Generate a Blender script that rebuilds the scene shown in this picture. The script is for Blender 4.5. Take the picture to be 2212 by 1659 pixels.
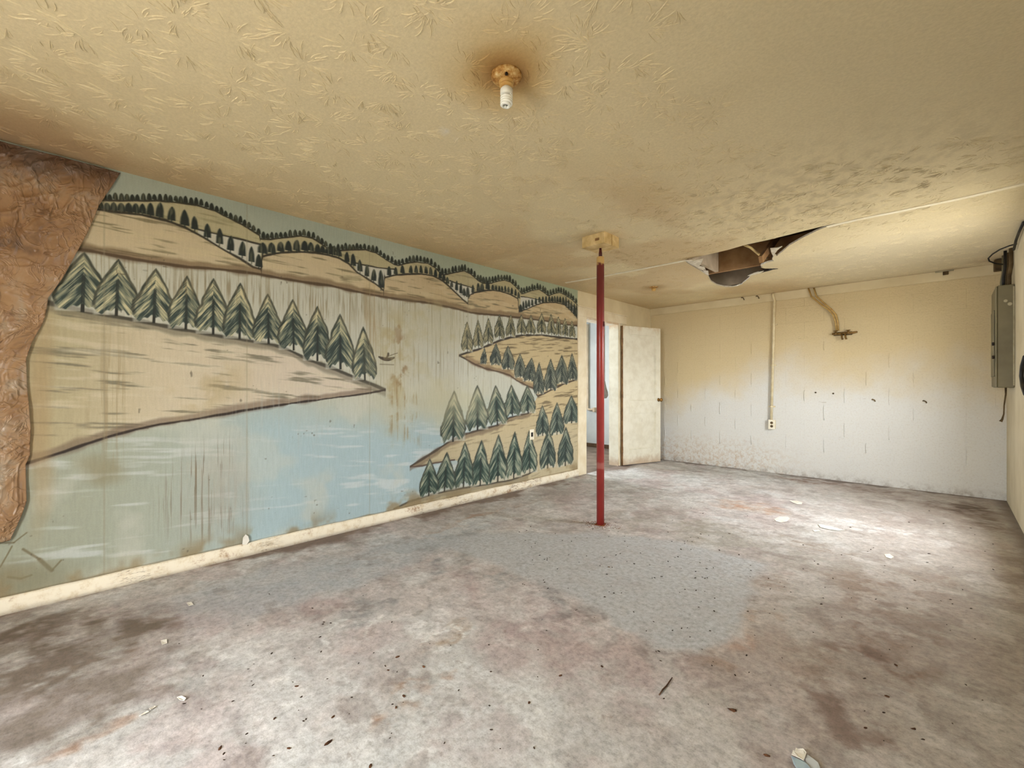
import bpy, bmesh, math, random
import numpy as np
from mathutils import Vector, Matrix
from mathutils.geometry import delaunay_2d_cdt

for o in list(bpy.data.objects):
    bpy.data.objects.remove(o)
scene = bpy.context.scene
C = scene.collection

# ------------------------------------------------------------------ camera
YAW = math.radians(44.4)
FPX, CX, HY = 960.0, 1106.0, 835.0       # focal length, centre column and horizon row in a 2212x1659 frame
EYE = 1.13
cam_d = bpy.data.cameras.new('camera'); cam = bpy.data.objects.new('camera', cam_d); C.objects.link(cam)
cam.location = (0, 0, EYE); cam.rotation_euler = (math.pi/2, 0, YAW)
cam_d.sensor_width = 36; cam_d.lens = FPX/2212*36
cam_d.shift_y = (HY-829.5)/2212
cam_d.clip_start = 0.02
scene.camera = cam

# ------------------------------------------------------------------ sky and exposure
scene.view_settings.view_transform = 'Standard'
scene.view_settings.look = 'None'
scene.view_settings.gamma = 1
scene.view_settings.use_curve_mapping = False
scene.view_settings.exposure = 2.3
scene.cycles.max_bounces = 6
scene.cycles.diffuse_bounces = 5
scene.cycles.glossy_bounces = 2
scene.cycles.transmission_bounces = 0
scene.cycles.use_adaptive_sampling = True
scene.cycles.adaptive_threshold = .04
scene.cycles.caustics_reflective = False
scene.cycles.caustics_refractive = False
scene.cycles.sample_clamp_indirect = 20
world = bpy.data.worlds.new('overcast_sky'); scene.world = world
world.use_nodes = True
wb = world.node_tree.nodes['Background']
wb.inputs['Color'].default_value = (0.93, 0.975, 1.0, 1); wb.inputs['Strength'].default_value = 7.0

# ------------------------------------------------------------------ room dimensions (metres)
XL, XR = -3.35, 0.42          # left wall, right wall
YF, YB = -1.5, 6.55           # wall behind the camera, block wall
H = 2.35
RD = (3.85, 4.95, .85, 1.95)   # window in the right wall (y0, y1, sill, head)
FD = (-1.55, -0.65, 2.05)     # doorway in the wall behind (x0, x1, height)
DO = (4.775, 5.60, 2.03)      # doorway in the left wall
sy, cy = math.sin(YAW), math.cos(YAW)

def ray(px, py):
    k = (px-CX)/FPX; m = (HY-py)/FPX
    return (-sy+cy*k, cy+sy*k, m)
def on_z(px, py, z=0.0):
    d = ray(px, py); t = (z-EYE)/d[2]; return (d[0]*t, d[1]*t, z)
def on_x(px, py, x=XL):
    d = ray(px, py); t = x/d[0]; return (x, d[1]*t, EYE+d[2]*t)
def on_y(px, py, y=YB):
    d = ray(px, py); t = y/d[1]; return (d[0]*t, y, EYE+d[2]*t)

def portal(name, loc, rot, sx, szz):
    l = bpy.data.lights.new(name, 'AREA'); l.shape = 'RECTANGLE'; l.size = sx; l.size_y = szz
    l.cycles.is_portal = True
    o = bpy.data.objects.new(name, l); C.objects.link(o); o.location = loc; o.rotation_euler = rot
    return o
portal('sky_portal', (XR+.16, (RD[0]+RD[1])/2, (RD[2]+RD[3])/2), (math.pi/2, 0, math.pi/2), RD[1]-RD[0], RD[3]-RD[2])
portal('sky_portal', ((FD[0]+FD[1])/2, YF-.16, FD[2]/2), (math.pi/2, 0, 0), FD[1]-FD[0], FD[2])
portal('sky_portal', (-5.42, 5.2, 1.5), (math.pi/2, 0, -math.pi/2), 1.0, 1.0)

# ------------------------------------------------------------------ helpers
def lin(c):
    c = np.asarray(c, float)/255.0
    return np.where(c <= .04045, c/12.92, ((c+.055)/1.055)**2.4)
def soft(c, k):
    g = (c*np.array([.3, .59, .11])).sum(-1, keepdims=True); return c*(1-k)+g*k
def L4(c, a=1.0):
    v = lin(c); return (float(v[0]), float(v[1]), float(v[2]), a)

def hash2(xi, yi, seed):
    h = (xi.astype(np.int64)*374761393 + yi.astype(np.int64)*668265263 + seed*974634777) & 0xffffffff
    h = ((h ^ (h >> 13))*1274126177) & 0xffffffff
    return ((h ^ (h >> 16)) & 0xffffff)/float(0xffffff)
def vnoise(x, y, seed=0):
    xi = np.floor(x); yi = np.floor(y); fx = x-xi; fy = y-yi
    fx = fx*fx*(3-2*fx); fy = fy*fy*(3-2*fy)
    a = hash2(xi, yi, seed); b = hash2(xi+1, yi, seed); c = hash2(xi, yi+1, seed); d = hash2(xi+1, yi+1, seed)
    return (a*(1-fx)+b*fx)*(1-fy)+(c*(1-fx)+d*fx)*fy
def fbm(x, y, seed=0, o=4):
    s = 0; w = .5; t = 0
    for i in range(o):
        s = s+w*vnoise(x*2**i+17.3*i, y*2**i-9.1*i, seed+i*31); t += w; w *= .55
    return s/t
def sst(a, b, x):
    t = np.clip((x-a)/(b-a), 0, 1); return t*t*(3-2*t)
def mixc(col, c, m):
    m = np.clip(m, 0, 1)[..., None]
    return col*(1-m)+np.asarray(c, float)*m

def link(name, me, mat=None, parent=None, smooth=False):
    o = bpy.data.objects.new(name, me); C.objects.link(o)
    if mat is not None and not me.materials: me.materials.append(mat)
    if parent is not None: o.parent = parent
    if smooth and len(me.polygons): me.polygons.foreach_set('use_smooth', [True]*len(me.polygons))
    return o
def tag(o, label=None, cat=None, group=None, kind=None):
    if label: o['label'] = label
    if cat: o['category'] = cat
    if group: o['group'] = group
    if kind: o['kind'] = kind
    return o
def empty(name, loc=(0, 0, 0), rz=0):
    o = bpy.data.objects.new(name, None); C.objects.link(o); o.location = loc; o.rotation_euler = (0, 0, rz)
    o.empty_display_size = .05
    return o
def struct(o, label, cat):
    return tag(o, label, cat, kind='structure')

class MB:
    """collects shapes into one mesh"""
    def __init__(s): s.bm = bmesh.new()
    def box(s, a, b, bev=0.0, seg=1, rot=None, piv=None):
        a = Vector(a); b = Vector(b)
        r = bmesh.ops.create_cube(s.bm, size=1.0)
        vs = r['verts']; ce = (a+b)/2; di = b-a
        for v in vs: v.co = Vector((v.co.x*di.x, v.co.y*di.y, v.co.z*di.z))+ce
        if bev > 0:
            es = list({e for v in vs for e in v.link_edges})
            rr = bmesh.ops.bevel(s.bm, geom=es, offset=bev, segments=seg, affect='EDGES', profile=.5)
            vs = list({v for f in rr['faces'] for v in f.verts} | {v for v in vs if v.is_valid})
        if rot is not None:
            bmesh.ops.rotate(s.bm, verts=vs, cent=Vector(piv) if piv is not None else ce, matrix=rot)
        return vs
    def tube(s, pts, r, n=10, caps=True, closed=False):
        pts = [Vector(p) for p in pts]; rings = []
        up = None
        for i, p in enumerate(pts):
            if i == 0: t = pts[1]-pts[0]
            elif i == len(pts)-1: t = pts[-1]-pts[-2]
            else: t = (pts[i+1]-pts[i]).normalized()+(pts[i]-pts[i-1]).normalized()
            if t.length < 1e-9: t = Vector((0, 0, 1))
            t.normalize()
            if up is None:
                up = Vector((0, 0, 1)) if abs(t.z) < .9 else Vector((1, 0, 0))
            a = t.cross(up)
            if a.length < 1e-6: a = t.cross(Vector((.3, .7, .2)))
            a.normalize(); b = a.cross(t).normalized(); up = b
            rr = r[i] if isinstance(r, (list, tuple)) else r
            rings.append([s.bm.verts.new(p+a*math.cos(q)*rr+b*math.sin(q)*rr) for q in [2*math.pi*j/n for j in range(n)]])
        for i in range(len(rings)-1):
            for j in range(n):
                s.bm.faces.new((rings[i][j], rings[i][(j+1) % n], rings[i+1][(j+1) % n], rings[i+1][j]))
        if caps:
            s.bm.faces.new(rings[0]); s.bm.faces.new(rings[-1][::-1])
    def lathe(s, prof, c=(0, 0, 0), n=32):
        c = Vector(c); rings = []
        for (r, z) in prof:
            if r < 1e-6: rings.append([s.bm.verts.new(c+Vector((0, 0, z)))])
            else: rings.append([s.bm.verts.new(c+Vector((r*math.cos(2*math.pi*j/n), r*math.sin(2*math.pi*j/n), z))) for j in range(n)])
        for A, B in zip(rings[:-1], rings[1:]):
            for j in range(n):
                k = (j+1) % n
                if len(A) == 1 and len(B) == 1: continue
                if len(A) == 1: s.bm.faces.new((A[0], B[k], B[j]))
                elif len(B) == 1: s.bm.faces.new((A[j], A[k], B[0]))
                else: s.bm.faces.new((A[j], A[k], B[k], B[j]))
    def prism(s, poly, d):
        """closed 3d polygon extruded by vector d"""
        d = Vector(d)
        a = [s.bm.verts.new(Vector(p)) for p in poly]; b = [s.bm.verts.new(Vector(p)+d) for p in poly]
        s.bm.faces.new(a); s.bm.faces.new(b[::-1])
        for i in range(len(a)):
            j = (i+1) % len(a); s.bm.faces.new((a[j], a[i], b[i], b[j]))
    def mesh(s, name):
        bmesh.ops.recalc_face_normals(s.bm, faces=s.bm.faces)
        me = bpy.data.meshes.new(name); s.bm.to_mesh(me); s.bm.free(); return me
    def build(s, name, mat, parent=None, smooth=False):
        return link(name, s.mesh(name), mat, parent, smooth)

def grid_mesh(name, P, colors=None):
    """P: (n,m,3) array of points -> quad grid mesh, optional colour per point (linear)"""
    n, m = P.shape[:2]
    idx = np.arange(n*m).reshape(n, m)
    q = np.stack([idx[:-1, :-1], idx[1:, :-1], idx[1:, 1:], idx[:-1, 1:]], -1).reshape(-1, 4)
    me = bpy.data.meshes.new(name)
    me.vertices.add(n*m); me.vertices.foreach_set('co', P.reshape(-1).astype(np.float32))
    me.loops.add(q.size); me.loops.foreach_set('vertex_index', q.reshape(-1).astype(np.int32))
    me.polygons.add(len(q)); me.polygons.foreach_set('loop_start', np.arange(0, q.size, 4, dtype=np.int32))
    me.update(calc_edges=True)
    if colors is not None: set_colors(me, colors)
    return me
def set_colors(me, colors):
    a = me.attributes.new('Paint', 'FLOAT_COLOR', 'POINT')
    c = np.ones((colors.reshape(-1, 3).shape[0], 4), np.float32); c[:, :3] = colors.reshape(-1, 3)
    a.data.foreach_set('color', c.reshape(-1))

# ------------------------------------------------------------------ materials
class NT:
    def __init__(s, name):
        s.m = bpy.data.materials.new(name); s.m.use_nodes = True
        s.t = s.m.node_tree; s.b = s.t.nodes['Principled BSDF']
        s.pos = s.t.nodes.new('ShaderNodeNewGeometry').outputs['Position']
    def n(s, typ, **kw):
        nd = s.t.nodes.new(typ)
        for k, v in kw.items(): setattr(nd, k, v)
        return nd
    def l(s, a, b): s.t.links.new(a, b)
    def set(s, sock, v):
        if hasattr(v, 'is_linked') or hasattr(v, 'links'): s.l(v, sock)
        else: sock.default_value = v
    def mapping(s, vec, scale=(1, 1, 1), loc=(0, 0, 0), rot=(0, 0, 0)):
        nd = s.n('ShaderNodeMapping'); s.l(vec, nd.inputs['Vector'])
        nd.inputs['Scale'].default_value = scale; nd.inputs['Location'].default_value = loc; nd.inputs['Rotation'].default_value = rot
        return nd.outputs['Vector']
    def noise(s, scale, detail=4, rough=.55, vec=None, dist=0):
        nd = s.n('ShaderNodeTexNoise'); s.l(vec if vec is not None else s.pos, nd.inputs['Vector'])
        nd.inputs['Scale'].default_value = scale; nd.inputs['Detail'].default_value = detail
        nd.inputs['Roughness'].default_value = rough; nd.inputs['Distortion'].default_value = dist
        return nd.outputs['Fac']
    def ramp(s, fac, stops):
        nd = s.n('ShaderNodeValToRGB'); s.l(fac, nd.inputs['Fac']); e = nd.color_ramp.elements
        while len(e) < len(stops): e.new(.5)
        for el, (p, c) in zip(e, stops):
            el.position = p; el.color = c if len(c) == 4 else (*c, 1)
        return nd.outputs['Color']
    def rng(s, v, a, b, c=0, d=1):
        nd = s.n('ShaderNodeMapRange'); s.set(nd.inputs['Value'], v)
        nd.interpolation_type = 'SMOOTHSTEP'
        for k, x in zip(('From Min', 'From Max', 'To Min', 'To Max'), (a, b, c, d)): nd.inputs[k].default_value = x
        return nd.outputs['Result']
    def math(s, op, a, b=0.0, c=0.0):
        nd = s.n('ShaderNodeMath', operation=op); s.set(nd.inputs[0], a); s.set(nd.inputs[1], b)
        if op in ('MULTIPLY_ADD', 'CLAMP'): s.set(nd.inputs[2], c)
        return nd.outputs[0]
    def mix(s, fac, a, b, typ='MIX'):
        nd = s.n('ShaderNodeMix', data_type='RGBA', blend_type=typ)
        s.set(nd.inputs[0], fac); s.set(nd.inputs[6], a); s.set(nd.inputs[7], b)
        return nd.outputs[2]
    def attr(s, name='Paint'):
        nd = s.n('ShaderNodeAttribute', attribute_name=name); return nd.outputs['Color']
    def sep(s, v=None):
        nd = s.n('ShaderNodeSeparateXYZ'); s.l(v if v is not None else s.pos, nd.inputs[0]); return nd.outputs
    def bump(s, h, strength=.3, dist=.01):
        nd = s.n('ShaderNodeBump'); s.l(h, nd.inputs['Height']); s.set(nd.inputs['Strength'], strength); nd.inputs['Distance'].default_value = dist
        s.l(nd.outputs['Normal'], s.b.inputs['Normal'])
    def base(s, col, rough=.7, spec=.3, metal=0):
        s.set(s.b.inputs['Base Color'], col); s.set(s.b.inputs['Roughness'], rough)
        s.b.inputs['Specular IOR Level'].default_value = spec; s.b.inputs['Metallic'].default_value = metal
        return s.m

def plain(name, c1, c2=None, scale=8, rough=.7, spec=.3, metal=0, bump=0, bscale=40, detail=5):
    t = NT(name)
    if c2 is None: c2 = tuple(max(0, x*.86) for x in c1)
    f = t.noise(scale, detail)
    col = t.ramp(f, [(.32, L4(c2)), (.68, L4(c1))])
    if bump: t.bump(t.noise(bscale, 4), bump, .004)
    return t.base(col, rough, spec, metal)

M = {}
# concrete floor, painted stain map on the slab plus fine speckle
t = NT('stained_concrete')
f1 = t.noise(38, 4, .78); f2 = t.noise(170, 2, .7)
sp = t.math('ADD', t.math('MULTIPLY', f1, .8), t.math('MULTIPLY', f2, .2))
g = t.ramp(sp, [(.3, (.55, .535, .52)), (.5, (.98, .98, .98)), (.70, (1.3, 1.3, 1.31))])
col = t.mix(1.0, t.attr(), g, 'MULTIPLY')
pit = t.rng(t.noise(15, 5, .8), .58, .68)
col = t.mix(t.math('MULTIPLY', pit, .35), col, L4((120, 98, 86)))
t.bump(t.math('ADD', f1, t.math('MULTIPLY', f2, .3)), .22, .005)
M['floor'] = t.base(col, t.rng(f1, .3, .7, .55, .85), .35)

# mural paint on wallboard
t = NT('mural_paint')
f = t.noise(160, 4, .6)
weave = t.noise(90, 2, .5, t.mapping(t.pos, (1, 1, .12)))
g = t.ramp(t.math('ADD', t.math('MULTIPLY', f, .5), t.math('MULTIPLY', weave, .5)), [(.3, (.9, .9, .89)), (.7, (1.07, 1.07, 1.07))])
t.bump(t.noise(60, 5), .12, .003)
M['mural'] = t.base(t.mix(1.0, t.attr(), g, 'MULTIPLY'), .62, .25)

# ceiling, slap-brush plaster relief
t = NT('stomped_plaster_ceiling')
t.bump(t.noise(70, 3, .6), .25, .004)
fine = t.ramp(t.noise(85, 2, .65), [(.3, (.93, .925, .91)), (.7, (1.05, 1.05, 1.05))])
M['ceiling'] = t.base(t.mix(1.0, t.attr(), fine, 'MULTIPLY'), .7, .25)

# painted block wall: whiter lower coat, yellower above, daylight and warm bounce partly painted in, rust and flaking near the floor
t = NT('painted_block')
px, py, pz = t.sep()
n1 = t.noise(1.3, 3, .6); n2 = t.noise(9, 4, .7); n3 = t.noise(60, 3, .65)
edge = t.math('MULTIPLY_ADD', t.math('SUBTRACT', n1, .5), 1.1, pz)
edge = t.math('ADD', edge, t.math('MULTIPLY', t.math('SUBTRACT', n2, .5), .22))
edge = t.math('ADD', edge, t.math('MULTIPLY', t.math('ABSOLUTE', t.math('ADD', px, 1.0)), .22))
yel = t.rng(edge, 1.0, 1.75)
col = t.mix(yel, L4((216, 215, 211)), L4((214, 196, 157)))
col = t.mix(t.math('MULTIPLY', t.rng(n3, .45, .8), .25), col, L4((170, 150, 120)))
lowm = t.math('MULTIPLY', t.rng(t.math('MULTIPLY_ADD', n2, .25, pz), .66, .26), t.rng(px, -.9, -2.2))
rust = t.math('MULTIPLY', t.rng(t.noise(20, 5, .8), .45, .60), lowm)
col = t.mix(t.math('MULTIPLY', rust, .6), col, L4((186, 158, 128)))
scr = t.rng(t.noise(3.5, 5, .8, t.mapping(t.pos, (1, 1, 6))), .66, .74)
col = t.mix(t.math('MULTIPLY', scr, .45), col, L4((140, 120, 96)))
kick = t.math('MULTIPLY', t.rng(pz, .12, 0), t.rng(n2, .4, .7))
col = t.mix(t.math('MULTIPLY', kick, .6), col, L4((128, 112, 98)))
t.bump(t.math('ADD', t.math('MULTIPLY', n2, .9), t.math('MULTIPLY', n3, .5)), .7, .009)
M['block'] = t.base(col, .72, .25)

M['cream_wall'] = plain('cream_wall_paint', (226, 212, 178), (210, 194, 158), 3, .65, .3, bump=.15, bscale=30)
M['cream_trim'] = plain('cream_trim_paint', (232, 221, 196), (216, 200, 168), 6, .5, .4, bump=.1)
M['right_wall'] = plain('yellowed_wall_paint', (210, 199, 172), (188, 175, 145), 2.2, .75, .2, bump=.35, bscale=18)
M['plain_wall'] = plain('dull_cream_paint', (205, 190, 155), (185, 168, 132), 2, .8, .2)
M['hall_wall'] = plain('pale_blue_grey_paint', (196, 200, 200), (180, 184, 186), 3, .7, .3)
M['dark_floor'] = plain('dirty_concrete', (132, 118, 106), (96, 84, 74), 5, .85, .2)
M['dark_wood'] = plain('dark_wood', (96, 74, 52), (66, 48, 32), 4, .7, .3)

# peeling baseboard paint
t = NT('peeling_baseboard_paint')
px, py, pz = t.sep()
crk = t.math('ABSOLUTE', t.math('SUBTRACT', t.noise(2.2, 4, .7, t.mapping(t.pos, (1, 1.5, 11)), .4), .5))
n2 = t.noise(16, 5, .7)
gapm = t.math('MULTIPLY', t.rng(crk, .018, .0), t.rng(t.noise(1.7, 2), .48, .58))
col = t.mix(t.rng(n2, .45, .75), L4((236, 226, 206)), L4((208, 188, 154)))
col = t.mix(t.math('MULTIPLY', gapm, .8), col, L4((120, 84, 50)))
rustm = t.math('MULTIPLY', t.rng(t.noise(7, 6, .75), .56, .70), .8)
col = t.mix(rustm, col, L4((158, 112, 66)))
t.bump(t.math('ADD', n2, t.math('MULTIPLY', gapm, -1.5)), .5, .006)
M['baseboard'] = t.base(col, .6, .3)

# stained brown sheet
t = NT('brown_plastic_film')
n1 = t.noise(3.2, 6, .65, dist=.6); n2 = t.noise(11, 5, .6)
col = t.ramp(n1, [(.26, L4((96, 72, 54))), (.42, L4((142, 108, 76))), (.54, L4((160, 126, 92))), (.68, L4((166, 148, 126)))])
col = t.mix(t.math('MULTIPLY', t.rng(n2, .55, .75), .5), col, L4((132, 88, 54)))
px, py, pz = t.sep()
col = t.mix(t.math('MULTIPLY', t.rng(t.math('MULTIPLY_ADD', n1, .3, pz), 2.30, 2.48), .75), col, L4((86, 62, 54)))
cr1 = t.rng(t.math('ABSOLUTE', t.math('SUBTRACT', t.noise(3.6, 3, .6, t.mapping(t.pos, (1, 1.6, .8), (0, 0, 0), (.6, 0, 0)), .8), .5)), 0, .05, 1, 0)
cr2 = t.rng(t.math('ABSOLUTE', t.math('SUBTRACT', t.noise(8, 3, .6, None, 1.2), .5)), 0, .05, 1, 0)
t.bump(t.math('ADD', cr1, t.math('MULTIPLY', cr2, .5)), .5, .014)
M['sheet'] = t.base(col, .34, .45)

# red post paint with bare primer at the top
t = NT('red_post_paint')
px, py, pz = t.sep()
nv = t.noise(22, 4)
ch = t.rng(t.math('MULTIPLY_ADD', nv, .10, pz), 2.165, 2.185)
col = t.mix(t.rng(t.noise(5, 4), .35, .7), L4((152, 52, 46)), L4((138, 44, 40)))
col = t.mix(t.rng(pz, 1.4, 2.0), col, L4((104, 36, 36)))
band = t.math('MULTIPLY', t.rng(t.math('ABSOLUTE', t.math('SUBTRACT', t.math('MULTIPLY_ADD', nv, .03, pz), .50)), .035, .015), .35)
col = t.mix(band, col, L4((196, 140, 128)))
chip = t.rng(t.noise(48, 3, .7), .70, .74)
col = t.mix(chip, col, L4((70, 26, 24)))
col = t.mix(ch, col, L4((206, 172, 112)))
t.bump(t.noise(60, 3), .1, .003)
M['red'] = t.base(col, .33, .5)
M['dark_red'] = plain('dark_red_paint', (92, 22, 24), (66, 14, 16), 20, .4, .4)
M['block_wood'] = plain('cream_painted_timber', (226, 202, 150), (192, 160, 104), 14, .7, .3, bump=.4, bscale=40)

M['door'] = None
t = NT('white_door_paint')
px, py, pz = t.sep()
n2 = t.noise(8, 5, .65)
topm = t.math('MULTIPLY', t.rng(t.math('MULTIPLY_ADD', n2, .35, pz), 2.10, 2.26), .6)
botm = t.math('MULTIPLY', t.rng(t.math('MULTIPLY_ADD', n2, -.2, pz), .06, -.08), .6)
col = t.mix(t.rng(n2, .35, .7), L4((226, 221, 204)), L4((213, 206, 186)))
col = t.mix(topm, col, L4((196, 152, 96)))
col = t.mix(botm, col, L4((168, 132, 98)))
sc = t.rng(t.noise(5, 6, .75, t.mapping(t.pos, (3, 3, .6))), .66, .74)
col = t.mix(t.math('MULTIPLY', sc, .5), col, L4((140, 122, 98)))
M['door'] = t.base(col, .5, .4)
M['brown_edge'] = plain('worn_brown_paint', (150, 112, 70), (96, 66, 40), 18, .7, .3)
M['brass'] = plain('aged_brass', (170, 130, 70), (120, 86, 44), 30, .3, .5, .9)

M['white_plastic'] = plain('white_lamp_plastic', (240, 240, 232), (228, 228, 218), 10, .35, .5)
M['tube'] = plain('white_glass_tube', (246, 247, 242), (236, 238, 230), 12, .22, .5)
t = NT('rusted_white_enamel')
n2 = t.noise(40, 5, .65)
col = t.ramp(n2, [(.34, L4((112, 70, 28))), (.48, L4((178, 130, 66))), (.60, L4((206, 172, 112))), (.74, L4((232, 216, 176)))])
t.bump(n2, .5, .004)
M['rusty'] = t.base(col, .7, .3)
M['socket'] = plain('yellowed_porcelain', (216, 178, 108), (186, 140, 74), 24, .45, .4)
M['black'] = plain('black_cable', (34, 31, 28), (22, 20, 18), 20, .5, .4)
M['dark_hole'] = plain('dark_screw', (48, 34, 22), (30, 20, 14), 20, .6, .3)

M['gypsum'] = plain('broken_gypsum', (236, 230, 216), (204, 192, 170), 30, .85, .2, bump=.6, bscale=60)
M['gyp_dirty'] = plain('dirty_gypsum_back', (150, 132, 110), (104, 86, 68), 12, .9, .1, bump=.4)
M['joist'] = plain('old_brown_joist', (172, 136, 96), (134, 100, 68), 6, .8, .2, bump=.3)
M['grey_board'] = plain('grey_old_board', (212, 196, 174), (186, 168, 146), 7, .85, .2, bump=.3)
M['subfloor'] = plain('dark_subfloor', (84, 66, 48), (54, 42, 30), 4, .9, .1)
M['tape'] = plain('white_joint_strip', (238, 232, 214), (226, 216, 190), 14, .7, .3)
M['cable_cream'] = plain('cream_cable', (216, 190, 132), (196, 166, 106), 16, .5, .4)

M['conduit'] = plain('painted_conduit', (228, 216, 184), (208, 190, 148), 16, .5, .4)
M['outlet'] = plain('ivory_outlet', (240, 234, 216), (228, 218, 192), 20, .4, .4)
M['copper'] = plain('cream_painted_copper', (206, 176, 112), (166, 130, 70), 26, .4, .5, .25)
M['valve'] = plain('tarnished_brass_valve', (150, 118, 66), (96, 70, 36), 40, .4, .5, .6)
M['panel'] = plain('grey_green_enamel', (122, 114, 88), (104, 96, 72), 5, .5, .4)
M['panel_bright'] = plain('pale_scuffed_metal', (176, 168, 142), (150, 140, 112), 12, .5, .4)
M['grime'] = plain('grimy_brown', (110, 92, 64), (70, 56, 38), 14, .85, .2)
M['paper'] = plain('dirty_white_paper', (236, 232, 222), (214, 206, 192), 14, .8, .2)
M['blue_paper'] = plain('faded_blue_print', (150, 168, 190), (176, 196, 200), 30, .6, .3)
M['crumb'] = plain('dark_crumb', (70, 56, 46), (42, 32, 26), 60, .9, .2)
M['leafbit'] = plain('dry_brown_bark', (98, 66, 44), (58, 38, 26), 60, .9, .2)
M['twig'] = plain('dry_twig', (92, 66, 48), (62, 44, 32), 40, .85, .2)
M['bag'] = plain('grey_cloth', (134, 128, 118), (108, 102, 94), 12, .85, .2)
M['ground'] = plain('pale_gravel', (158, 152, 142), (130, 124, 114), 6, .95, .1)
M['rustdirt'] = plain('rust_flakes', (150, 92, 60), (104, 62, 42), 60, .95, .1)

# ------------------------------------------------------------------ floor
nx, ny = 380, 760
fx = np.linspace(XL, XR+.02, nx)
fy = np.concatenate([np.linspace(YF, .3, 90, endpoint=False), np.linspace(.3, 5.0, 520, endpoint=False), np.linspace(5.0, YB+.05, 150)])
X, Y = np.meshgrid(fx, fy, indexing='ij')
wx = X+(fbm(X*2.2, Y*2.2, 5)-.5)*.5+(fbm(X*9, Y*9, 8, 5)-.5)*.28
wy = Y+(fbm(X*2.2+40, Y*2.2, 6)-.5)*.5+(fbm(X*9+7, Y*9, 9, 5)-.5)*.28
def fblob(px, py, r1, r2, ang=0, soft=.6):
    """soft stain centred on the floor point seen at (px,py); r1 along the block wall axis turned by ang"""
    c = on_z(px, py); a = math.radians(ang)
    dx = wx-c[0]; dy = wy-c[1]
    u = (dx*math.cos(a)+dy*math.sin(a))/r1; v = (-dx*math.sin(a)+dy*math.cos(a))/r2
    return sst(1+soft*.5, 1-soft, np.sqrt(u*u+v*v))
n_sm0 = lambda x, y: fbm(x*5, y*5, 27, 2)
n_big = fbm(X*.9, Y*.9, 21); n_mid = fbm(X*3.3, Y*3.3, 22, 5); n_sm = fbm(X*13, Y*13, 23, 4); grit = sst(.3, .68, fbm(X*17+2.5*n_sm0(X, Y), Y*17, 24, 4))
col = np.zeros(X.shape+(3,))+np.array([178, 174, 169.])
col = mixc(col, (188, 176, 171), sst(.42, .66, n_big)*.8)
col = mixc(col, (160, 148, 140), sst(.52, .74, n_mid)*.55)
col = mixc(col, (200, 199, 197), sst(.5, .75, fbm(X*4+9, Y*4, 25, 5))*.5)
wear = fbm(X*2.4+5, Y*2.4, 26, 6); wear2 = fbm(X*5.5+11, Y*5.5, 28, 6); mott = fbm(X*19, Y*19, 29, 4)
col = mixc(col, (206, 204, 201), sst(.50, .57, wear)*.30)
col = mixc(col, (150, 134, 127), sst(.56, .63, wear2)*.26)
col = mixc(col, (164, 142, 138), sst(.54, .62, fbm(X*3.1-4, Y*3.1+8, 30, 6))*.40)
col = col*(1+(mott-.5)[..., None]*.30)
# warm dirt towards the right half and the walls
rightm = sst(-1.35, -.35, wx)*sst(1.0, 2.0, wy)
col = mixc(col, (158, 142, 128), rightm*.55)
def fpoly(pts, edge):
    poly = [on_z(*p)[:2] for p in pts]; d = np.full(X.shape, 9.); ins = np.zeros(X.shape, bool)
    ex, ey = wx*.35+X*.65, wy*.35+Y*.65
    for (ax, ay), (bx_, by2) in zip(poly, poly[1:]+poly[:1]):
        dx, dy = bx_-ax, by2-ay; tt = np.clip(((ex-ax)*dx+(ey-ay)*dy)/(dx*dx+dy*dy), 0, 1)
        d = np.minimum(d, np.hypot(ex-ax-tt*dx, ey-ay-tt*dy))
        if dy: ins ^= ((ay > ey) != (by2 > ey)) & (ex < dx*(ey-ay)/dy+ax)
    return sst(-edge, edge, np.where(ins, d, -d))
skim = fpoly([(900, 1165), (1100, 1150), (1300, 1150), (1460, 1165), (1640, 1215), (1620, 1290), (1590, 1345), (1510, 1412), (1400, 1390), (1290, 1330), (1215, 1285), (1080, 1215)], .05)
skim2 = fpoly([(420, 1265), (600, 1225), (880, 1165), (1000, 1160), (900, 1215), (760, 1270), (560, 1330), (430, 1320)], .08)
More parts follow.
